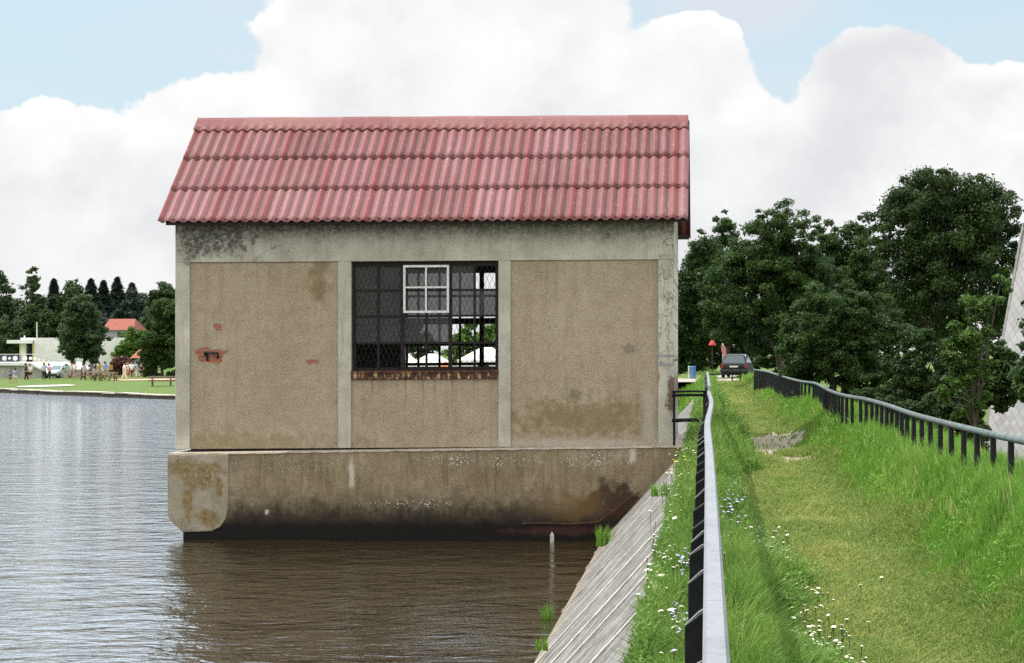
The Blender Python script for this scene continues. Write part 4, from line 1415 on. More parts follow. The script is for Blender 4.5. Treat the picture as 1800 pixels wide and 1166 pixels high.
def conifer(name, label, Y, px, ytop, ybot, hw, n, size, seed, group):
    rs = np.random.RandomState(seed)
    k = Y / F
    base = P(px, ybot, Y)
    X = base.x
    z0 = gz(X, Y)
    H = EYE - (ytop - PY) * k - z0
    root = thing(name, label, 'tree', (X, Y, z0), 0, group)
    t_ = rs.rand(n) ** .8
    tier = (t_ * 11 + .3 * rs.rand(n)) % 1.0
    r = hw * k * (1 - t_) ** .95 * (1.2 - .7 * tier) * (.35 + .65 * np.sqrt(rs.rand(n)))
    a = rs.rand(n) * 2 * np.pi
    p = np.stack([r * np.cos(a), r * np.sin(a), H * (.04 + .96 * t_) - r * .25], -1)
    out = np.stack([np.cos(a), np.sin(a), -.35 + 0 * a], -1) + rs.randn(n, 3) * .25
    out /= np.linalg.norm(out, axis=1)[:, None]
    sd = np.cross(out, np.array([0, 0, 1.0])) + rs.randn(n, 3) * .3
    sd /= np.linalg.norm(sd, axis=1)[:, None]
    s = size * rs.uniform(.6, 1.3, n)[:, None]
    V = np.stack([p - out * s * .6, p + sd * s * .3, p + out * s, p - sd * s * .3], 1).reshape(-1, 3)
    fastmesh('crown', V, quads=np.arange(n)[:, None] * 4 + np.array([[0, 1, 2, 3]]), mat=L_FIR, attrs={'tint': ('FACE', rs.rand(n))}, parent=root)
    mb = MB()
    mb.tube([(0, 0, -.1), (0, 0, H * .5), (0, 0, H * .97)], [hw * k * .12, hw * k * .07, .02], 6)
    mb.build('trunk', m_bark, root, True)
    return root


GL = 'trees beyond the bathing place'
tree('broadleaf_tree', 'tall leafy tree at the left photo edge behind the bathing place', 'tree', 285, [(-40, 478, 26, 640), (-25, 470, 20, 560), (-60, 540, 40, 660)], 14000, .28, L_FAR, 51, GL, .9, -10, .4, .22, .35)
tree('broadleaf_tree', 'tallest leafy tree above the white pavilion mast', 'tree', 280, [(28, 490, 80, 640), (38, 467, 66, 560), (20, 540, 90, 660)], 15000, .26, L_FAR, 52, GL, .9, 52, .4, .22, .35)
for i, (px_, yt, hw, lab) in enumerate([(95, 491, 40, 'dark fir with single spire right of the tallest leafy tree'), (160, 491, 60, 'dark fir directly above the lone lakeside tree'),
                                        (182, 494, 50, 'dark fir in the middle of the row above the orange roof'), (206, 488, 60, 'highest dark fir above the orange roofed house'),
                                        (232, 498, 60, 'dark fir right of the orange roofed house'), (135, 508, 60, 'lower dark fir left of the lone lakeside tree top')]):
    conifer('fir_tree', lab, 300 + 4 * i, px_, yt, 650, hw, 13000, .50, 60 + i, GL)
tree('broadleaf_tree', 'dark tree behind the pavilion between mast and lakeside tree', 'tree', 270, [(68, 520, 118, 660), (85, 510, 140, 640)], 13000, .27, L_OAK, 53, GL, .9, 95, .35, .22, .4)
tree('birch_tree', 'feathery thin topped tree peeping over the lakeside tree', 'tree', 290, [(112, 497, 146, 600), (118, 490, 140, 540)], 5000, .26, L_FAR, 54, GL, .9, 128, .25, .26, .2)
tree('pine_tree', 'dark tree mass behind the orange roof at the end of the fir row', 'tree', 295, [(205, 515, 262, 650), (180, 540, 270, 660), (140, 540, 200, 660)], 20000, .28, L_FIR, 55, GL, .8, 225, .4, .2, .4)
tree('broadleaf_tree', 'leafy tree touching the pump house wall edge on the skyline', 'tree', 275, [(255, 500, 320, 620), (280, 487, 330, 580), (250, 520, 300, 640)], 15000, .27, L_FAR, 56, GL, .9, 285, .4, .22, .35)
tree('pine_tree', 'dark forest pine closing the skyline left of the fir row', 'tree', 318, [(-60, 525, 60, 660), (40, 530, 140, 660), (90, 520, 160, 660)], 26000, .32, L_FIR, 81, GL, .6, 70, .4, .18, .4, 200)
tree('pine_tree', 'dark forest pine closing the skyline behind the orange roofed house', 'tree', 322, [(130, 522, 220, 660), (190, 512, 280, 660), (250, 520, 340, 660)], 26000, .32, L_FIR, 82, GL, .6, 190, .4, .18, .4, 200)
tree('lakeside_tree', 'lone bushy tree standing before the white pavilion', 'tree', 216, [(106, 535, 188, 628), (118, 520, 176, 590), (100, 575, 160, 635), (140, 580, 194, 640)], 22000, .17, L_FAR, 57, GL, .9, 147, .22, .22, .35)
tree('shrub', 'pale green bush left of the pavilion canopy', 'bush', 262, [(-20, 560, 38, 655), (0, 553, 20, 600)], 9000, .2, L_FAR, 58, GL, .8, 8, .15, .24, .3)
tree('laurel_tree', 'dense green tree beside the pump house corner behind the grill hut', 'tree', 214, [(246, 560, 310, 660), (262, 530, 330, 620), (240, 590, 280, 665), (275, 590, 340, 668)], 22000, .17, L_MID, 59, GL, .8, 285, .2, .22, .35)
tree('shrub', 'bright green bush between white pavilion and grill hut', 'bush', 236, [(200, 598, 242, 640), (212, 578, 262, 630)], 9000, .17, L_LIGHT, 71, GL, .8, 222, .12, .26, .3)
tree('hedge', 'coppery red hedge low behind the bathers', 'hedge', 228, [(198, 628, 236, 658)], 4000, .13, L_HEDGE, 72, None, .8, 215, .06, .3, .3)
# seen through the empty window panes
tree('broadleaf_tree', 'tree seen through the empty lower right panes of the pump house window', 'tree', 150, [(800, 570, 880, 640), (850, 560, 930, 640), (780, 590, 830, 645)], 9000, .16, L_LIGHT, 73, None, .8, 850, .15, .26, .3)
tree('broadleaf_tree', 'small tree seen through the gap under the middle window panes', 'tree', 160, [(725, 590, 770, 636), (690, 560, 740, 620)], 6000, .16, L_OAK, 74, None, .8, 740, .12, .26, .3)

# ------------------------------------------------------------------ slate roofed hut below the dam
m_slate, t, b = material('diamond_slates')
uvn = t.new('ShaderNodeTexCoord').outputs['Object']
x, y, z = t.sep(uvn)
s_ = .17
A = t.add(t.m('DIVIDE', x, s_), t.m('DIVIDE', y, s_ * 1.6))
B = t.sub(t.m('DIVIDE', x, s_), t.m('DIVIDE', y, s_ * 1.6))
fa = t.m('FRACT', A); fb = t.m('FRACT', B)
la = t.mx(t.step(fa, .10, .03), t.step(fb, .10, .03))
idn = t.new('ShaderNodeTexWhiteNoise', noise_dimensions='2D')
t.put(idn.inputs['Vector'], t.comb(t.m('FLOOR', A), t.m('FLOOR', B), 0.0))
n = t.noise(uvn, 3.0, 6, .7)
c = t.mix(idn.outputs[0], (.20, .198, .20), (.28, .275, .275))
c = t.mix(t.mul(t.step(n, .45, .65), .4), c, (.24, .23, .22))
c = t.mix(t.mul(la, .75), c, (.13, .13, .135))
t.put(b.inputs['Base Color'], c); t.put(b.inputs['Roughness'], .75)
t.put(b.inputs['Normal'], t.bump(t.sub(t.add(t.mul(fa, .3), t.mul(fb, .3)), la), .5, .012))
YH = 44.0
cb = P(1712, 806, YH)          # foot of the visible verge
th_ = R(-27)
dvec = Vector((math.cos(th_), math.sin(th_), 0)); nvec = Vector((-math.sin(th_), math.cos(th_), 0))
hz = gz(cb.x, cb.y)
Hh = 6.2; Wh = Hh * .577
hut = thing('slate_hut', 'steep roofed hut with pale grey diamond slates below the dam', 'hut', (cb.x, cb.y, hz))
LH = 8.0
zb_ = cb.z - .9 - hz
# roof plane built flat (x along ridge, y up the slope), then tilted
sl_h = math.hypot(Hh, Wh)
for s_i in (0, 1):
    mb = MB()
    mb.box(0, LH, -.35, sl_h, -.06, 0)
    o = mb.build('roof', m_slate, hut)
    up = (nvec * (Wh / sl_h) * (1 if s_i == 0 else -1) + Vector((0, 0, Hh / sl_h)))
    xax = dvec if s_i == 0 else -dvec
    zax = xax.cross(up)
    if s_i == 0:
        mloc = Vector((0, 0, zb_))
    else:
        mloc = nvec * 2 * Wh + dvec * LH + Vector((0, 0, zb_))
    o.matrix_local = Matrix.Translation(mloc) @ Matrix((xax, up, zax)).transposed().to_4x4()
m_verge = plain('grey_verge_board', (.16, .155, .15), .8, 0, .3, 6.0)
mb = MB()
mb.tube([dvec * -.03 + Vector((0, 0, zb_ - .2)), dvec * -.03 + nvec * Wh + Vector((0, 0, zb_ + Hh))], .045, 6)
mb.build('verge_board', m_verge, hut)
mb = MB()
pts = [nvec * .1, nvec * (2 * Wh - .1), nvec * Wh + Vector((0, 0, Hh - .2))]
a = [p + dvec * .1 + Vector((0, 0, zb_)) for p in pts]; b2 = [p + dvec * (LH - .1) + Vector((0, 0, zb_)) for p in pts]
mb.add(a + b2, [(0, 1, 2), (5, 4, 3), (0, 3, 4, 1)])
mb.build('gable_wall', m_timber, hut)
mb = MB()
c4 = [nvec * .2 + dvec * .2, nvec * .2 + dvec * (LH - .2), nvec * (2 * Wh - .2) + dvec * (LH - .2), nvec * (2 * Wh - .2) + dvec * .2]
mb.prismz([(p.x, p.y) for p in c4], -.4, zb_ + .1)
mb.build('base_wall', m_frame, hut)

# ------------------------------------------------------------------ road end: bin, gate, sign, parasol, cars
m_blue = plain('blue_bin_plastic', (.10, .24, .55), .5, 0, .1, 5.0)
m_cream = plain('cream_paint', (.62, .58, .46), .6, 0, .12, 6.0)
p = ground_px(1218, 666, 60, 140)
k = p.y / F
binr = thing('litter_bin', 'blue litter bin beside a pale post at the road edge', 'bin', p)
hb = 22 * k
mb = MB(); mb.lathe([(5.2 * k * .82, .03), (5.2 * k * .9, .08), (5.2 * k, hb * .92), (5.2 * k * 1.08, hb * .93), (5.2 * k * 1.08, hb), (5.2 * k * .95, hb), (5.2 * k * .9, hb * .9)], 16)
mb.build('body', m_blue, binr, True)
mb = MB(); mb.box(-8.5 * k, -6 * k, -.04, .04, -.1, hb * 1.02)
mb.build('post', m_cream, binr, bevel=.01)
p = ground_px(1294, 673, 60, 140)
k = p.y / F
gate = thing('road_gate', 'black tubular swing gate across the end of the dam path', 'gate', p)
mb = MB(); mb.tube([((1272 - 1294) * k, 0, 26 * k), ((1309 - 1294) * k, 0, 26.5 * k)], .03, 8); mb.build('top_bar', m_blackp, gate, True)
for q in (1287, 1301):
    mb = MB(); mb.tube([((q - 1294) * k, 0, -.1), ((q - 1294) * k, 0, 26.5 * k)], .035, 8); mb.build('post', m_blackp, gate, True)
mb = MB(); mb.tube([((1246 - 1294) * k, .1, 15 * k), ((1301 - 1294) * k, 0, 14.5 * k)], .035, 8); mb.build('barrier_bar', m_blackp, gate, True)
m_red = plain('red_canvas', (.42, .045, .05), .8, 0, .15, 3.0)
m_pink = plain('faded_pink_canvas', (.40, .18, .17), .8, 0, .15, 3.0)
m_pole = plain('pale_metal_pole', (.5, .5, .49), .5, .4, .1, 4.0)
p = Vector(((1252 - PX) / F * 132, 132, gz(.3, 132)))
k = 132 / F
pz = lambda py: EYE - (py - PY) * k - p.z
par = thing('parasol', 'half closed red parasol behind the road, left of the hatchback', 'parasol', p)
mb = MB(); mb.lathe([(.26, pz(608)), (.24, pz(605.5)), (.14, pz(600.5)), (.03, pz(598))], 9); mb.build('canopy', m_red, par, True)
mb = MB(); mb.tube([(0, 0, 0), (0, 0, pz(599))], .03, 8); mb.build('pole', m_timber, par, True)
p = Vector(((1271 - PX) / F * 131, 131, gz(1, 131)))
k = 131 / F
par = thing('flag', 'narrow pink folded flag on a pole next to the hatchback', 'flag', p)
mb = MB(); mb.prism([(-.13, pz(608)), (.05, pz(606)), (.2, pz(613)), (.22, pz(627)), (.05, pz(626)), (-.1, pz(618))], -.02, .02); mb.build('cloth', m_pink, par)
mb = MB(); mb.tube([(.0, 0.06, 0), (-.02, .06, pz(604))], .025, 8); mb.build('pole', m_pole, par, True)


def carpaint(name, col):
    m, t, b = material(name)
    o = t.obj(); n = t.noise(o, 3, 4)
    t.put(b.inputs['Base Color'], t.mix(n, tuple(v_ * .85 for v_ in col), tuple(min(1, v_ * 1.1) for v_ in col)))
    t.put(b.inputs['Roughness'], .45); t.put(b.inputs['Specular IOR Level'], .25)
    return m


m_carglass = plain('tinted_car_glass', (.05, .07, .075), .08, 0, .1, 2.0, 0, .8)
m_tyre = plain('tyre_rubber', (.012, .012, .012), .85, 0, .2, 10.0)
m_rim = plain('wheel_rim_metal', (.35, .35, .36), .35, .8, .1, 10.0)
m_tail = plain('red_tail_lamp', (.22, .012, .01), .25, 0, .1, 10.0)
m_lamp = plain('clear_headlamp', (.65, .66, .66), .15, 0, .05, 10.0)
m_plate = plain('white_number_plate', (.72, .70, .58), .5, 0, .05, 10.0)
m_bump = plain('black_bumper', (.02, .02, .022), .6, 0, .2, 10.0)


def car(name, label, paint, loc, rz):
    """small hatchback, y = length, front towards +y"""
    root = thing(name, label, 'car', loc, rz)
    L, Wd = 3.9, 1.64
    # side profile stations: y, z of sill, z of waist, half width
    mb = MB()
    st = [(-1.95, .38, .72, .70), (-1.88, .28, .86, .78), (-1.6, .22, .92, .81), (-.6, .20, .93, .82), (.5, .20, .92, .82), (1.2, .22, .86, .81), (1.75, .27, .74, .77), (1.95, .40, .62, .66)]
    vs, fs = [], []
    for (y_, z0, z1, hw) in st:
        vs += [(-hw * .94, y_, z0), (-hw, y_, z0 + .16), (-hw, y_, (z0 + z1) / 2 + .1), (-hw * .93, y_, z1), (hw * .93, y_, z1), (hw, y_, (z0 + z1) / 2 + .1), (hw, y_, z0 + .16), (hw * .94, y_, z0)]
    for i in range(len(st) - 1):
        for q in range(8):
            fs.append((i * 8 + q, i * 8 + (q + 1) % 8, (i + 1) * 8 + (q + 1) % 8, (i + 1) * 8 + q))
    fs.append(tuple(range(8))); fs.append(tuple(range(len(vs) - 1, len(vs) - 9, -1)))
    mb.add(vs, fs)
    # cabin
    cb_ = [(-1.78, .86, .72), (-1.30, 1.38, .56), (-.9, 1.42, .58), (.15, 1.40, .58), (.95, .88, .72)]
    lo = [(-.76, -1.82, .85), (.76, -1.82, .85), (.76, 1.0, .87), (-.76, 1.0, .87)]
    hi = [(-.57, -1.30, 1.38), (.57, -1.30, 1.38), (.58, .12, 1.39), (-.58, .12, 1.39)]
    top = [(-.5, -1.15, 1.43), (.5, -1.15, 1.43), (.5, -.05, 1.44), (-.5, -.05, 1.44)]
    mb.add(lo + hi + top, [(0, 1, 5, 4), (1, 2, 6, 5), (2, 3, 7, 6), (3, 0, 4, 7), (4, 5, 9, 8), (5, 6, 10, 9), (6, 7, 11, 10), (7, 4, 8, 11), (8, 9, 10, 11)])
    mb.build('body', paint, root, False, None, .03)
    def pane(nm, a, b_, c_, d_, push):
        mbp = MB()
        a, b_, c_, d_ = map(Vector, (a, b_, c_, d_))
        n_ = (b_ - a).cross(d_ - a).normalized() * push
        cen = (a + b_ + c_ + d_) / 4
        q = [cen + (v_ - cen) * .86 + n_ for v_ in (a, b_, c_, d_)]
        q2 = [v_ - n_ * 2 for v_ in q]
        mbp.add(q + q2, [(0, 1, 2, 3), (7, 6, 5, 4), (0, 4, 5, 1), (1, 5, 6, 2), (2, 6, 7, 3), (3, 7, 4, 0)])
        mbp.build(nm, m_carglass, root)
    pane('rear_window', lo[0], lo[1], hi[1], hi[0], .008)
    pane('windscreen', lo[2], lo[3], hi[3], hi[2], .008)
    pane('side_window', lo[1], lo[2], hi[2], hi[1], .008)
    pane('side_window', lo[3], lo[0], hi[0], hi[3], .008)
    for sx_ in (-1, 1):
        for y_ in (-1.22, 1.25):
            wr_ = bpy.data.objects.new('wheel', None); COL.objects.link(wr_); wr_.parent = root; wr_.location = (sx_ * .74, y_, .28)
            mbt = MB(); mbt.lathe([(.17, -.085), (.26, -.085), (.285, -.05), (.285, .05), (.26, .085), (.17, .085)], 18)
            mbt.v = [(z_, y__, x_) for x_, y__, z_ in mbt.v]
            mbt.build('tyre', m_tyre, wr_, True)
            mbt = MB(); mbt.lathe([(.02, -.09), (.165, -.088), (.168, .088), (.02, .09)], 14)
            mbt.v = [(z_, y__, x_) for x_, y__, z_ in mbt.v]
            mbt.build('rim', m_rim, wr_)
        mbl = MB(); mbl.box(sx_ * .72 - .09, sx_ * .72 + .09, -1.965, -1.86, .58, .80); mbl.build('tail_light', m_tail, root, bevel=.01)
        mbl = MB(); mbl.box(sx_ * .55 - .14, sx_ * .55 + .14, 1.86, 1.95, .55, .68); mbl.build('headlight', m_lamp, root, bevel=.01)
    mbp = MB(); mbp.box(-.26, .26, -1.985, -1.96, .60, .72); mbp.build('number_plate', m_plate, root)
    mbp = MB(); mbp.box(-.78, .78, -2.02, -1.87, .32, .52); mbp.build('bumper', m_bump, root, bevel=.03)
    mbp = MB(); mbp.box(-.78, .78, 1.87, 2.02, .30, .50); mbp.build('bumper', m_bump, root, bevel=.03)
    return root


cx = (1297 - PX) / F * 122
car('parked_hatchback', 'dark parked hatchback seen from behind on the gravel road', carpaint('dark_car_paint', (.004, .0045, .008)), (cx, 122, gz(cx, 122) + .02), R(-8))
p = ground_px(103, 665, 170, 260)
car('parked_car', 'silver grey car parked on the grass among the bathers', carpaint('silver_green_car_paint', (.42, .47, .46)), p, R(172))

# ------------------------------------------------------------------ bathing place on the far bank
m_wall_w = plain('whitewashed_wall', (.72, .71, .675), .85, 0, .06, .8)
m_slab = plain('concrete_terrace', (.36, .345, .32), .9, 0, .2, 1.2)
m_yel = plain('yellow_door_frame', (.55, .48, .12), .6, 0, .1, 4.0)
m_hole = plain('dark_doorway', (.012, .012, .014), .6, 0, .2, 2.0)
YPV = 238.0
kv = YPV / F
def vx(px): return (px - PX) * kv
def vz(py): return EYE - (py - PY) * kv
zg = gz(vx(110), YPV)
pav = thing('pavilion', 'long low white flat roofed pavilion behind the lone tree', 'pavilion', (vx(110), YPV, zg))
PO = (-vx(110), -YPV, -zg)
mb = MB()
prof = [(vx(60), zg - .6), (vx(199), zg - .6), (vx(205), vz(594)), (vx(36), vz(594)), (vx(36), vz(600)), (vx(60), vz(600))]
mb.prism(prof, YPV, YPV + 7)
mb.build('wall', m_wall_w, pav, off=PO)
mb = MB(); mb.box(vx(36), vx(45), YPV, YPV + .5, zg - .6, vz(602)); mb.build('pillar', m_wall_w, pav, off=PO)
mb = MB(); mb.box(vx(18), vx(58), YPV - 1.2, YPV - .01, vz(604), vz(598)); mb.build('canopy', m_wall_w, pav, off=PO)
mb = MB(); mb.box(vx(45.5), vx(57), YPV + .8, YPV + 6, zg - .4, vz(603)); mb.build('door', m_hole, pav, off=PO)
mb = MB(); mb.box(vx(57), vx(59.5), YPV + .0, YPV + .4, zg - .4, vz(603)); mb.box(vx(34), vx(35.8), YPV, YPV + .4, zg - .4, vz(603)); mb.build('door_frame', m_yel, pav, off=PO)
mb = MB(); mb.tube([(vx(55), YPV + 2, vz(596)), (vx(55), YPV + 2, vz(566))], .06, 6); mb.build('mast', m_pole, pav, off=PO)
mb = MB(); mb.tube([(vx(38), YPV + 1, vz(596)), (vx(38), YPV + 1, vz(590))], .08, 6); mb.build('chimney', m_wall_w, pav, off=PO)
YT = 214.0
kt = YT / F
def tx(px): return (px - PX) * kt
def tz(py): return EYE - (py - PY) * kt
ter = thing('terrace', 'grey concrete terrace wall with sloping end at the left photo edge', 'terrace', (tx(20), YT, gz(tx(20), YT)))
TO = (-tx(20), -YT, -gz(tx(20), YT))
mb = MB()
mb.prism([(tx(-120), -2), (tx(78), -2), (tx(78), tz(653)), (tx(58), tz(643)), (tx(-120), tz(643))], YT, YT + 16)
mb.build('retaining_wall', m_slab, ter, off=TO)
mb = MB()
mb.prism([(tx(-120), tz(642.8)), (tx(58), tz(642.8)), (tx(80), tz(653)), (tx(80), tz(650)), (tx(58), tz(638)), (tx(-120), tz(638))], YT - .5, YT + 16)
mb.build('coping', m_wall_w, ter, off=TO)
rl = thing('terrace_railing', 'terrace railing hung with white discs in front of the pavilion', 'railing', (tx(50), YT + .4, tz(638)))
RO = (-tx(50), -YT - .4, -tz(638))
m_banner = plain('dark_blue_grey_panel', (.06, .07, .10), .7, 0, .2, 2.0)
mb = MB(); mb.box(tx(-60), tx(34), YT + .5, YT + .53, tz(636), tz(624)); mb.build('panel', m_banner, rl, off=RO)
for q in (-50, -20, 8, 33, 57, 80, 104):
    mb = MB(); zq = 638 if q < 60 else 638 + (q - 58) * .25
    mb.tube([(tx(q), YT + .4, tz(zq + 3)), (tx(q), YT + .4, tz(zq - 15))], .03, 6); mb.build('post', m_pole, rl, off=RO)
mb = MB(); mb.tube([(tx(-60), YT + .4, tz(623)), (tx(58), YT + .4, tz(623)), (tx(108), YT + .4, tz(634))], .03, 6); mb.build('top_bar', m_pole, rl, off=RO)
for q, r_ in ((-14, 4), (6, 4), (15, 2.4), (25, 4.3), (42, 4), (52, 3), (60, 3.6), (67, 2.6), (75, 3.0), (84, 2.4)):
    mb = MB()
    zc = 630 if q < 60 else 630 + (q - 58) * .22
    a_ = [(tx(q) + r_ * kt * math.cos(i * math.pi / 8), tz(zc) + r_ * kt * math.sin(i * math.pi / 8)) for i in range(16)]
    mb.prism(a_, YT + .28, YT + .34)
    mb.build('disc', m_wall_w, rl, off=RO)

# house with orange roof, grill hut
m_tile = plain('orange_roof_tiles', (.23, .058, .034), .8, 0, .2, 3.0)
m_tile2 = plain('brown_orange_roof_tiles', (.26, .085, .04), .85, 0, .25, 4.0)
m_gable = plain('grey_house_wall', (.30, .30, .32), .85, 0, .1, 2.0)
YO = 262.0; ko = YO / F
def hx(px): return (px - PX) * ko
def hzz(py): return EYE - (py - PY) * ko
ho = thing('house', 'house with bright orange tiled roof half hidden in the trees', 'house', (hx(210), YO, gz(hx(210), YO)))
OO = (-hx(210), -YO, -gz(hx(210), YO))
mb = MB(); mb.box(hx(184), hx(228), YO + .4, YO + 6, gz(hx(210), YO) - .2, hzz(580)); mb.build('wall', m_gable, ho, off=OO)
mb = MB()
a = [(hx(178), YO, hzz(581)), (hx(235), YO, hzz(580)), (hx(226), YO + 3.2, hzz(560)), (hx(180), YO + 3.2, hzz(560)), (hx(178), YO + 6.4, hzz(581)), (hx(235), YO + 6.4, hzz(580))]
mb.add(a, [(0, 1, 2, 3), (3, 2, 5, 4), (1, 5, 2), (0, 3, 4), (0, 4, 5, 1)])
mb.build('roof', m_tile, ho, off=OO)
mb = MB(); mb.box(hx(205), hx(212), YO + .36, YO + .39, hzz(592), hzz(584)); mb.build('window', m_hole, ho, off=OO)
YG = 222.0; kg = YG / F
def jx(px): return (px - PX) * kg
def jz(py): return EYE - (py - PY) * kg
zgg = gz(jx(246), YG)
gh = thing('grill_hut', 'open hut with rusty orange roof behind the right group of bathers', 'hut', (jx(246), YG, zgg))
GO = (-jx(246), -YG, -zgg)
mb = MB()
a = [(jx(228), YG, jz(630)), (jx(263), YG, jz(629)), (jx(260), YG + 2, jz(613)), (jx(236), YG + 2, jz(614)), (jx(228), YG + 4, jz(630)), (jx(263), YG + 4, jz(629))]
mb.add(a, [(0, 1, 2, 3), (3, 2, 5, 4), (1, 5, 2), (0, 3, 4), (0, 4, 5, 1)])
mb.build('roof', m_tile2, gh, off=GO)
for q in (231, 260):
    for y_ in (.3, 3.7):
        mb = MB(); mb.box(jx(q) - .07, jx(q) + .07, YG + y_ - .07, YG + y_ + .07, zgg - .2, jz(629.5)); mb.build('post', m_timber, gh, off=GO)
mb = MB(); mb.box(jx(232), jx(259), YG + 3.8, YG + 3.9, zgg - .2, jz(632)); mb.build('back_wall', m_timber, gh, off=GO)

# timber edge of the bank
m_jet = plain('weathered_planks', (.42, .38, .32), .9, 0, .25, 1.5)
m_jetd = plain('dark_wet_timber', (.06, .05, .04), .9, 0, .3, 1.5)
ed = thing('bank_edge', 'weathered plank edging along the grassy bathing bank', 'bank edging', (-46, 146, WATER))
mb = MB(); mbd = MB()
pts = [(-56.6, 158.4), (-50, 150.2), (-43, 142.4), (-36, 135), (-29, 126)]
rr = random.Random(5)
for i in range(len(pts) - 1):
    a, b2 = Vector(pts[i] + (0,)), Vector(pts[i + 1] + (0,))
    L_ = (b2 - a).length; dv = (b2 - a).normalized(); nv = Vector((-dv.y, dv.x, 0))
    if nv.y > 0: nv = -nv
    s_ = 0
    while s_ < L_:
        e_ = min(s_ + 1.9, L_)
        zt_ = -1.29 + rr.uniform(-.03, .03)
        c1, c2 = a + dv * s_ + nv * (.25 + rr.uniform(-.05, .08)), a + dv * (e_ - .04) + nv * (.25 + rr.uniform(-.05, .08))
        q = [c1, c2, c2 - nv * 1.0, c1 - nv * 1.0]
        mb.prismz([(v_.x + 46, v_.y - 146) for v_ in q], zt_ - WATER, zt_ - WATER + .06)
        q = [c1 - nv * .08, c2 - nv * .08, c2 - nv * .5, c1 - nv * .5]
        mbd.prismz([(v_.x + 46, v_.y - 146) for v_ in q], -.6, zt_ - WATER - .003)
        s_ = e_
mb.build('planks', m_jet, ed); mbd.build('piling', m_jetd, ed)
m_sand = plain('pale_concrete_pad', (.36, .34, .29), .9, 0, .15, 1.0)
mb = MB()
c_ = ground_px(82, 679, 120, 230)
for i in range(1):
    ring = [(c_.x + 1.9 * math.cos(a_) + .3 * math.cos(3 * a_), c_.y + 5.5 * math.sin(a_)) for a_ in np.linspace(0, 2 * math.pi, 21)[:-1]]
    mb.add([(x_, y_, gz(x_, y_) + .05) for x_, y_ in ring], [tuple(range(20))])
tag(mb.build('path', m_sand), kind='structure')
m_dirt = plain('trodden_earth', (.36, .25, .15), .95, 0, .25, 1.0)
mb = MB()
c_ = ground_px(262, 668, 120, 230)
ring = [(c_.x + 3.6 * math.cos(a_), c_.y + 7 * math.sin(a_) + .8 * math.cos(4 * a_)) for a_ in np.linspace(0, 2 * math.pi, 25)[:-1]]
mb.add([(x_, y_, gz(x_, y_) + .05) for x_, y_ in ring], [tuple(range(24))])
tag(mb.build('path', m_dirt), kind='structure')

m_wood = plain('brown_bench_wood', (.16, .09, .06), .85, 0, .25, 3.0)
m_woodg = plain('greyed_bench_wood', (.20, .15, .13), .85, 0, .25, 3.0)


def picnic(px, py, label, sc=1.0, rz=0.0):
    p = ground_px(px, py, 110, 260)
    r_ = thing('picnic_table', label, 'picnic table', p, rz, 'picnic tables on the bank')
    r_.scale = (1.25, 1.25, 1.1)
    mb = MB()
    for i in range(4): mb.box(-.9, .9, -.36 + i * .18, -.36 + i * .18 + .165, .66, .76)
    mb.build('tabletop', m_woodg, r_)
    for s_ in (-1, 1):
        mb = MB(); mb.box(-.9, .9, s_ * .72 - .14, s_ * .72 + .14, .38, .46); mb.build('seat', m_wood, r_)
        mb = MB(); mb.prism([(s_ * .6 - .05, 0), (s_ * .6 + .05, 0), (s_ * .6 + .05, .70), (s_ * .6 - .05, .70)], -.3, -.2)
        mb.tube([(s_ * .6, -.8, 0), (s_ * .6, -.2, .7)], .06, 6); mb.tube([(s_ * .6, .8, 0), (s_ * .6, .2, .7)], .06, 6)
        mb.box(s_ * .6 - .04, s_ * .6 + .04, -.85, .85, .36, .42)
        mb.build('trestle', m_wood, r_)
    return r_


picnic(284, 679, 'brown picnic table alone on the grass beside the pump house edge', 1, R(15))
picnic(163, 668, 'brown picnic table under the lone tree with bathers behind', 1, R(-30))
picnic(186, 670, 'brown picnic table on the grass right of the lone tree', 1, R(40))

# ------------------------------------------------------------------ people on the far bank
def skin_mesh(name, verts, edges, radii, sub=1):
    me = bpy.data.meshes.new(name)
    me.from_pydata(verts, edges, [])
    ob = bpy.data.objects.new(name, me)
    COL.objects.link(ob)
    sk = ob.modifiers.new('skin', 'SKIN')
    sk.use_smooth_shade = True
    for i, r_ in enumerate(radii):
        me.skin_vertices[0].data[i].radius = (r_, r_) if not hasattr(r_, '__len__') else r_
        me.skin_vertices[0].data[i].use_root = (i == 0)
    sb = ob.modifiers.new('sub', 'SUBSURF'); sb.levels = sub; sb.render_levels = sub
    dg = bpy.context.evaluated_depsgraph_get()
    res = bpy.data.meshes.new_from_object(ob.evaluated_get(dg))
    res.name = name
    bpy.data.objects.remove(ob)
    return res


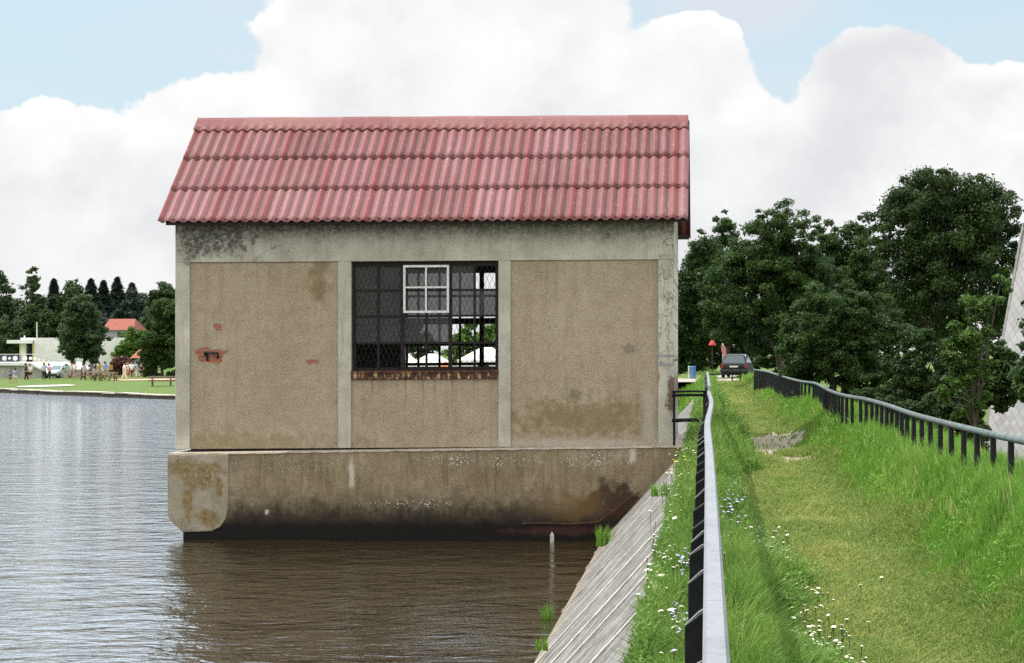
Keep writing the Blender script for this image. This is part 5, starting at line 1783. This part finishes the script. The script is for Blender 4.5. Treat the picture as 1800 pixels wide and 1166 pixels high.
def figure(pose):
    """one continuous body and its clothes; pose: arm and leg angles"""
    la, ra, st, bend = pose
    J = [(0, 0, .93), (0, 0, 1.12), (0, bend * .1, 1.32), (0, bend * .14, 1.46), (0, bend * .2 - .01, 1.56), (0, bend * .22 - .015, 1.63), (0, bend * .22, 1.70)]
    rad = [.135, .125, (.165, .11), .055, .085, .10, .07]
    E = [(0, 1), (1, 2), (2, 3), (3, 4), (4, 5), (5, 6)]
    def arm(s, ang, fw):
        b_ = len(J)
        sh = (s * .19, bend * .12, 1.41)
        el = (s * (.21 + .27 * math.sin(ang)), bend * .12 - .08 * fw, 1.41 - .28 * math.cos(ang))
        wr = (s * (.21 + .27 * math.sin(ang)) - s * .06 * fw, el[1] - .20 * fw - .02, el[2] - .25 * (1 - .6 * fw))
        ha = (wr[0], wr[1] - .05 * fw, wr[2] - .10 * (1 - .6 * fw))
        J.extend([sh, el, wr, ha]); rad.extend([.062, .045, .032, (.042, .022)])
        E.extend([(2, b_), (b_, b_ + 1), (b_ + 1, b_ + 2), (b_ + 2, b_ + 3)])
        return b_
    a1 = arm(-1, *la); a2 = arm(1, *ra)
    legs = []
    for s in (-1, 1):
        b_ = len(J)
        J.extend([(s * .095, 0, .84), (s * .10, s * st * .5 - .02, .47), (s * .10, s * st, .08), (s * .12, s * st - .16, .035)])
        rad.extend([.092, .06, .04, (.04, .03)])
        E.extend([(0, b_), (b_, b_ + 1), (b_ + 1, b_ + 2), (b_ + 2, b_ + 3)])
        legs.append(b_)
    body = skin_mesh('person', J, E, rad)
    sc = lambda r_, q: (r_[0] + q, r_[1] + q) if hasattr(r_, '__len__') else r_ + q
    idx = [1, 0, 2, a1, a2]
    hl = lambda a_, f: tuple(J[a_][q] * (1 - f) + J[a_ + 1][q] * f for q in range(3))
    sv = [J[1], (0, 0, .95), J[2], J[a1], J[a2], hl(a1, .8), hl(a2, .8), (0, bend * .13, 1.43)]
    shirt = skin_mesh('shirt', sv, [(0, 1), (0, 2), (2, 3), (2, 4), (3, 5), (4, 6), (2, 7)], [.155, .165, (.19, .14), .085, .085, .07, .07, .075])
    pv = [(0, 0, .95), J[legs[0]], J[legs[1]], hl(legs[0], .75), hl(legs[1], .75)]
    shorts = skin_mesh('shorts', pv, [(0, 1), (0, 2), (1, 3), (2, 4)], [.155, .115, .115, .10, .10])
    lv = [(0, 0, .95), J[legs[0]], J[legs[1]], J[legs[0] + 1], J[legs[1] + 1], J[legs[0] + 2], J[legs[1] + 2]]
    trousers = skin_mesh('trousers', lv, [(0, 1), (0, 2), (1, 3), (2, 4), (3, 5), (4, 6)], [.155, .112, .112, .082, .082, .065, .065])
    hv = [(0, bend * .22 + .02, 1.66), (0, bend * .22 + .0, 1.73), (0, bend * .22 + .055, 1.60)]
    hair = skin_mesh('hair', hv, [(0, 1), (0, 2)], [.105, .07, .075])
    return dict(body=body, shirt=shirt, shorts=shorts, trousers=trousers, hair=hair)


figs = [figure(((.12, .1), (.15, .2), .05, 0)), figure(((.5, .9), (.12, .1), .12, .1)), figure(((.2, .8), (.25, .9), .04, .2)), figure(((.9, .2), (.1, .3), .22, .05))]
cols_ = {}


def cloth(name, col):
    if name not in cols_:
        cols_[name] = plain(name + '_cloth', col, .85, 0, .1, 8.0)
    return cols_[name]


CW = {'white': (.72, .71, .68), 'cream': (.66, .58, .44), 'black': (.015, .015, .018), 'navy': (.03, .04, .10), 'blue': (.16, .28, .60), 'pale blue': (.42, .52, .68), 'dark red': (.22, .02, .03), 'red': (.55, .04, .05),
      'pink': (.62, .34, .38), 'orange': (.66, .30, .12), 'yellow': (.62, .46, .10), 'grey': (.30, .30, .32), 'denim': (.14, .19, .30), 'lilac': (.48, .44, .60), 'teal': (.20, .42, .42), 'brown': (.14, .08, .05), 'khaki': (.36, .30, .20)}
m_skin = plain('skin', (.46, .26, .18), .6, 0, .1, 6.0)
m_hair = [plain('dark_hair', (.02, .014, .010), .7, 0, .2, 20.0), plain('brown_hair', (.09, .05, .025), .7, 0, .2, 20.0), plain('fair_hair', (.34, .24, .11), .7, 0, .2, 20.0)]


def put(me, name, mat, parent):
    o = bpy.data.objects.new(name, me)
    COL.objects.link(o)
    if not me.materials:
        me.materials.append(mat)
    o.material_slots[0].link = 'OBJECT'
    o.material_slots[0].material = mat
    if parent is not None: o.parent = parent
    return o


people = [  # px, feet py, figure, facing, height, top, legs, kind, hair, label
    (18, 674, 0, 160, 1.15, 'navy', 'brown', 'shorts', 0, 'small child in navy top, leftmost on the bank by the terrace wall'),
    (27, 673, 0, 185, 1.35, 'blue', 'white', 'shorts', 0, 'child in blue top and white shorts by the terrace wall'),
    (46, 669, 1, 120, 1.70, 'black', 'black', 'trousers', 0, 'person all in black standing under the terrace wall'),
    (52.5, 669, 0, 20, 1.65, 'white', 'black', 'shorts', 1, 'person in white shirt and black shorts under the terrace wall'),
    (77.5, 668, 1, 200, 1.75, 'pale blue', 'black', 'trousers', 1, 'person in pale blue shirt wearing a round orange sun hat'),
    (87, 668, 2, 90, 1.65, 'pink', 'black', 'trousers', 0, 'person in pink top and black trousers left of the silver car'),
    (116, 667, 3, 250, 1.60, 'teal', 'khaki', 'trousers', 1, 'person in teal top bending beside the silver car'),
    (126, 665, 0, 190, 1.75, 'white', 'pink', 'shorts', 0, 'person in white shirt and pink shorts right of the silver car'),
    (132, 665, 1, 150, 1.70, 'white', 'khaki', 'shorts', 1, 'person in white shirt and khaki shorts left of the lone tree trunk'),
    (148, 665, 0, 170, 1.60, 'lilac', 'pink', 'shorts', 0, 'person in lilac top beside the lone tree trunk'),
    (160, 664, 2, 210, 1.70, 'grey', 'khaki', 'trousers', 1, 'person in grey shirt behind the picnic table'),
    (167, 663, 0, 140, 1.70, 'navy', 'lilac', 'shorts', 0, 'person in navy top and lilac shorts behind the picnic table'),
    (175, 663, 1, 180, 1.65, 'yellow', 'cream', 'trousers', 2, 'person in yellow top in the middle of the crowd'),
    (185, 665, 3, 160, 1.75, 'blue', 'khaki', 'trousers', 1, 'person in blue shirt behind the second picnic table'),
    (194, 663, 0, 200, 1.60, 'orange', 'brown', 'shorts', 0, 'person in orange top in the middle of the crowd'),
    (201, 662, 2, 170, 1.70, 'lilac', 'navy', 'shorts', 0, 'person in lilac top and navy shorts near the copper hedge'),
    (207, 662, 1, 150, 1.65, 'red', 'black', 'shorts', 1, 'person in red top in front of the copper hedge'),
    (218.5, 668, 3, 100, 1.75, 'white', 'cream', 'trousers', 0, 'person all in white walking on the grass edge'),
    (225, 665, 0, 40, 1.65, 'cream', 'pink', 'shorts', 2, 'person in cream top and pink shorts beside the white shirt'),
    (231.5, 666, 0, 10, 1.80, 'white', 'dark red', 'shorts', 0, 'person in white shirt and dark red shorts'),
    (242, 664, 1, 190, 1.80, 'pale blue', 'white', 'trousers', 2, 'person in pale blue top and white trousers by the grill hut'),
    (248, 665, 2, 30, 1.65, 'black', 'black', 'shorts', 0, 'person in black top and black shorts by the grill hut'),
    (256, 663, 0, 350, 1.75, 'orange', 'denim', 'trousers', 2, 'person in orange top and jeans, rightmost of the crowd'),
]
for (px_, py_, fi, rot, hh_, top_, leg_, kind_, hr, lab) in people:
    p = ground_px(px_, py_, 165, 260)
    b_ = put(figs[fi]['body'], 'person', m_skin, None)
    b_.location = p; b_.rotation_euler = (0, 0, R(rot)); s_ = hh_ / 1.74
    b_.scale = (s_ * 1.08, s_ * 1.08, s_)
    tag(b_, lab, 'person', 'bathers on the far bank')
    put(figs[fi]['shirt'], 'shirt', cloth(top_, CW[top_]), b_)
    put(figs[fi][kind_], kind_, cloth(leg_, CW[leg_]), b_)
    put(figs[fi]['hair'], 'hair', m_hair[hr], b_)
    if 'hat' in lab:
        mb = MB(); mb.lathe([(.26, 1.70), (.24, 1.73), (.14, 1.75), (.12, 1.83), (.04, 1.86)], 14)
        mb.build('hat', cloth('orange', CW['orange']), b_, True)

# tents and stall seen through the empty window panes
m_tw = plain('white_tent_canvas', (.74, .73, .70), .85, 0, .06, 2.0)
m_to = plain('orange_tent_canvas', (.68, .20, .06), .8, 0, .08, 2.0)


def tent(px, Y, w_, h_, mat, label, rz=0.0):
    X = (px - PX) / F * Y
    r_ = thing('tent', label, 'tent', (X, Y, gz(X, Y)), rz)
    mb = MB()
    mb.add([(-w_, -w_, 0), (w_, -w_, 0), (w_, w_, 0), (-w_, w_, 0), (-w_ * .97, -w_ * .97, h_ * .6), (w_ * .97, -w_ * .97, h_ * .6), (w_ * .97, w_ * .97, h_ * .6), (-w_ * .97, w_ * .97, h_ * .6), (-w_ * .2, 0, h_), (w_ * .2, 0, h_)],
           [(0, 1, 5, 4), (1, 2, 6, 5), (2, 3, 7, 6), (3, 0, 4, 7), (4, 5, 9, 8), (5, 6, 9), (6, 7, 8, 9), (7, 4, 8)])
    mb.build('canvas', mat, r_)
    mb = MB(); mb.box(-.35, .35, -w_ - .02, -w_ - .004, .02, h_ * .5); mb.build('door_flap', m_hole, r_)
    return r_


tent(760, 142, 1.5, 2.0, m_tw, 'white tent seen through the middle gap of the pump house window')
tent(713, 146, 1.3, 2.2, m_tw, 'white tent at the left of the gap in the pump house window')
tent(783, 136, .5, 1.3, m_to, 'small orange tent seen through the pump house window')
tent(855, 126, 1.7, 2.0, m_tw, 'wide white tent seen through the lower right window panes')
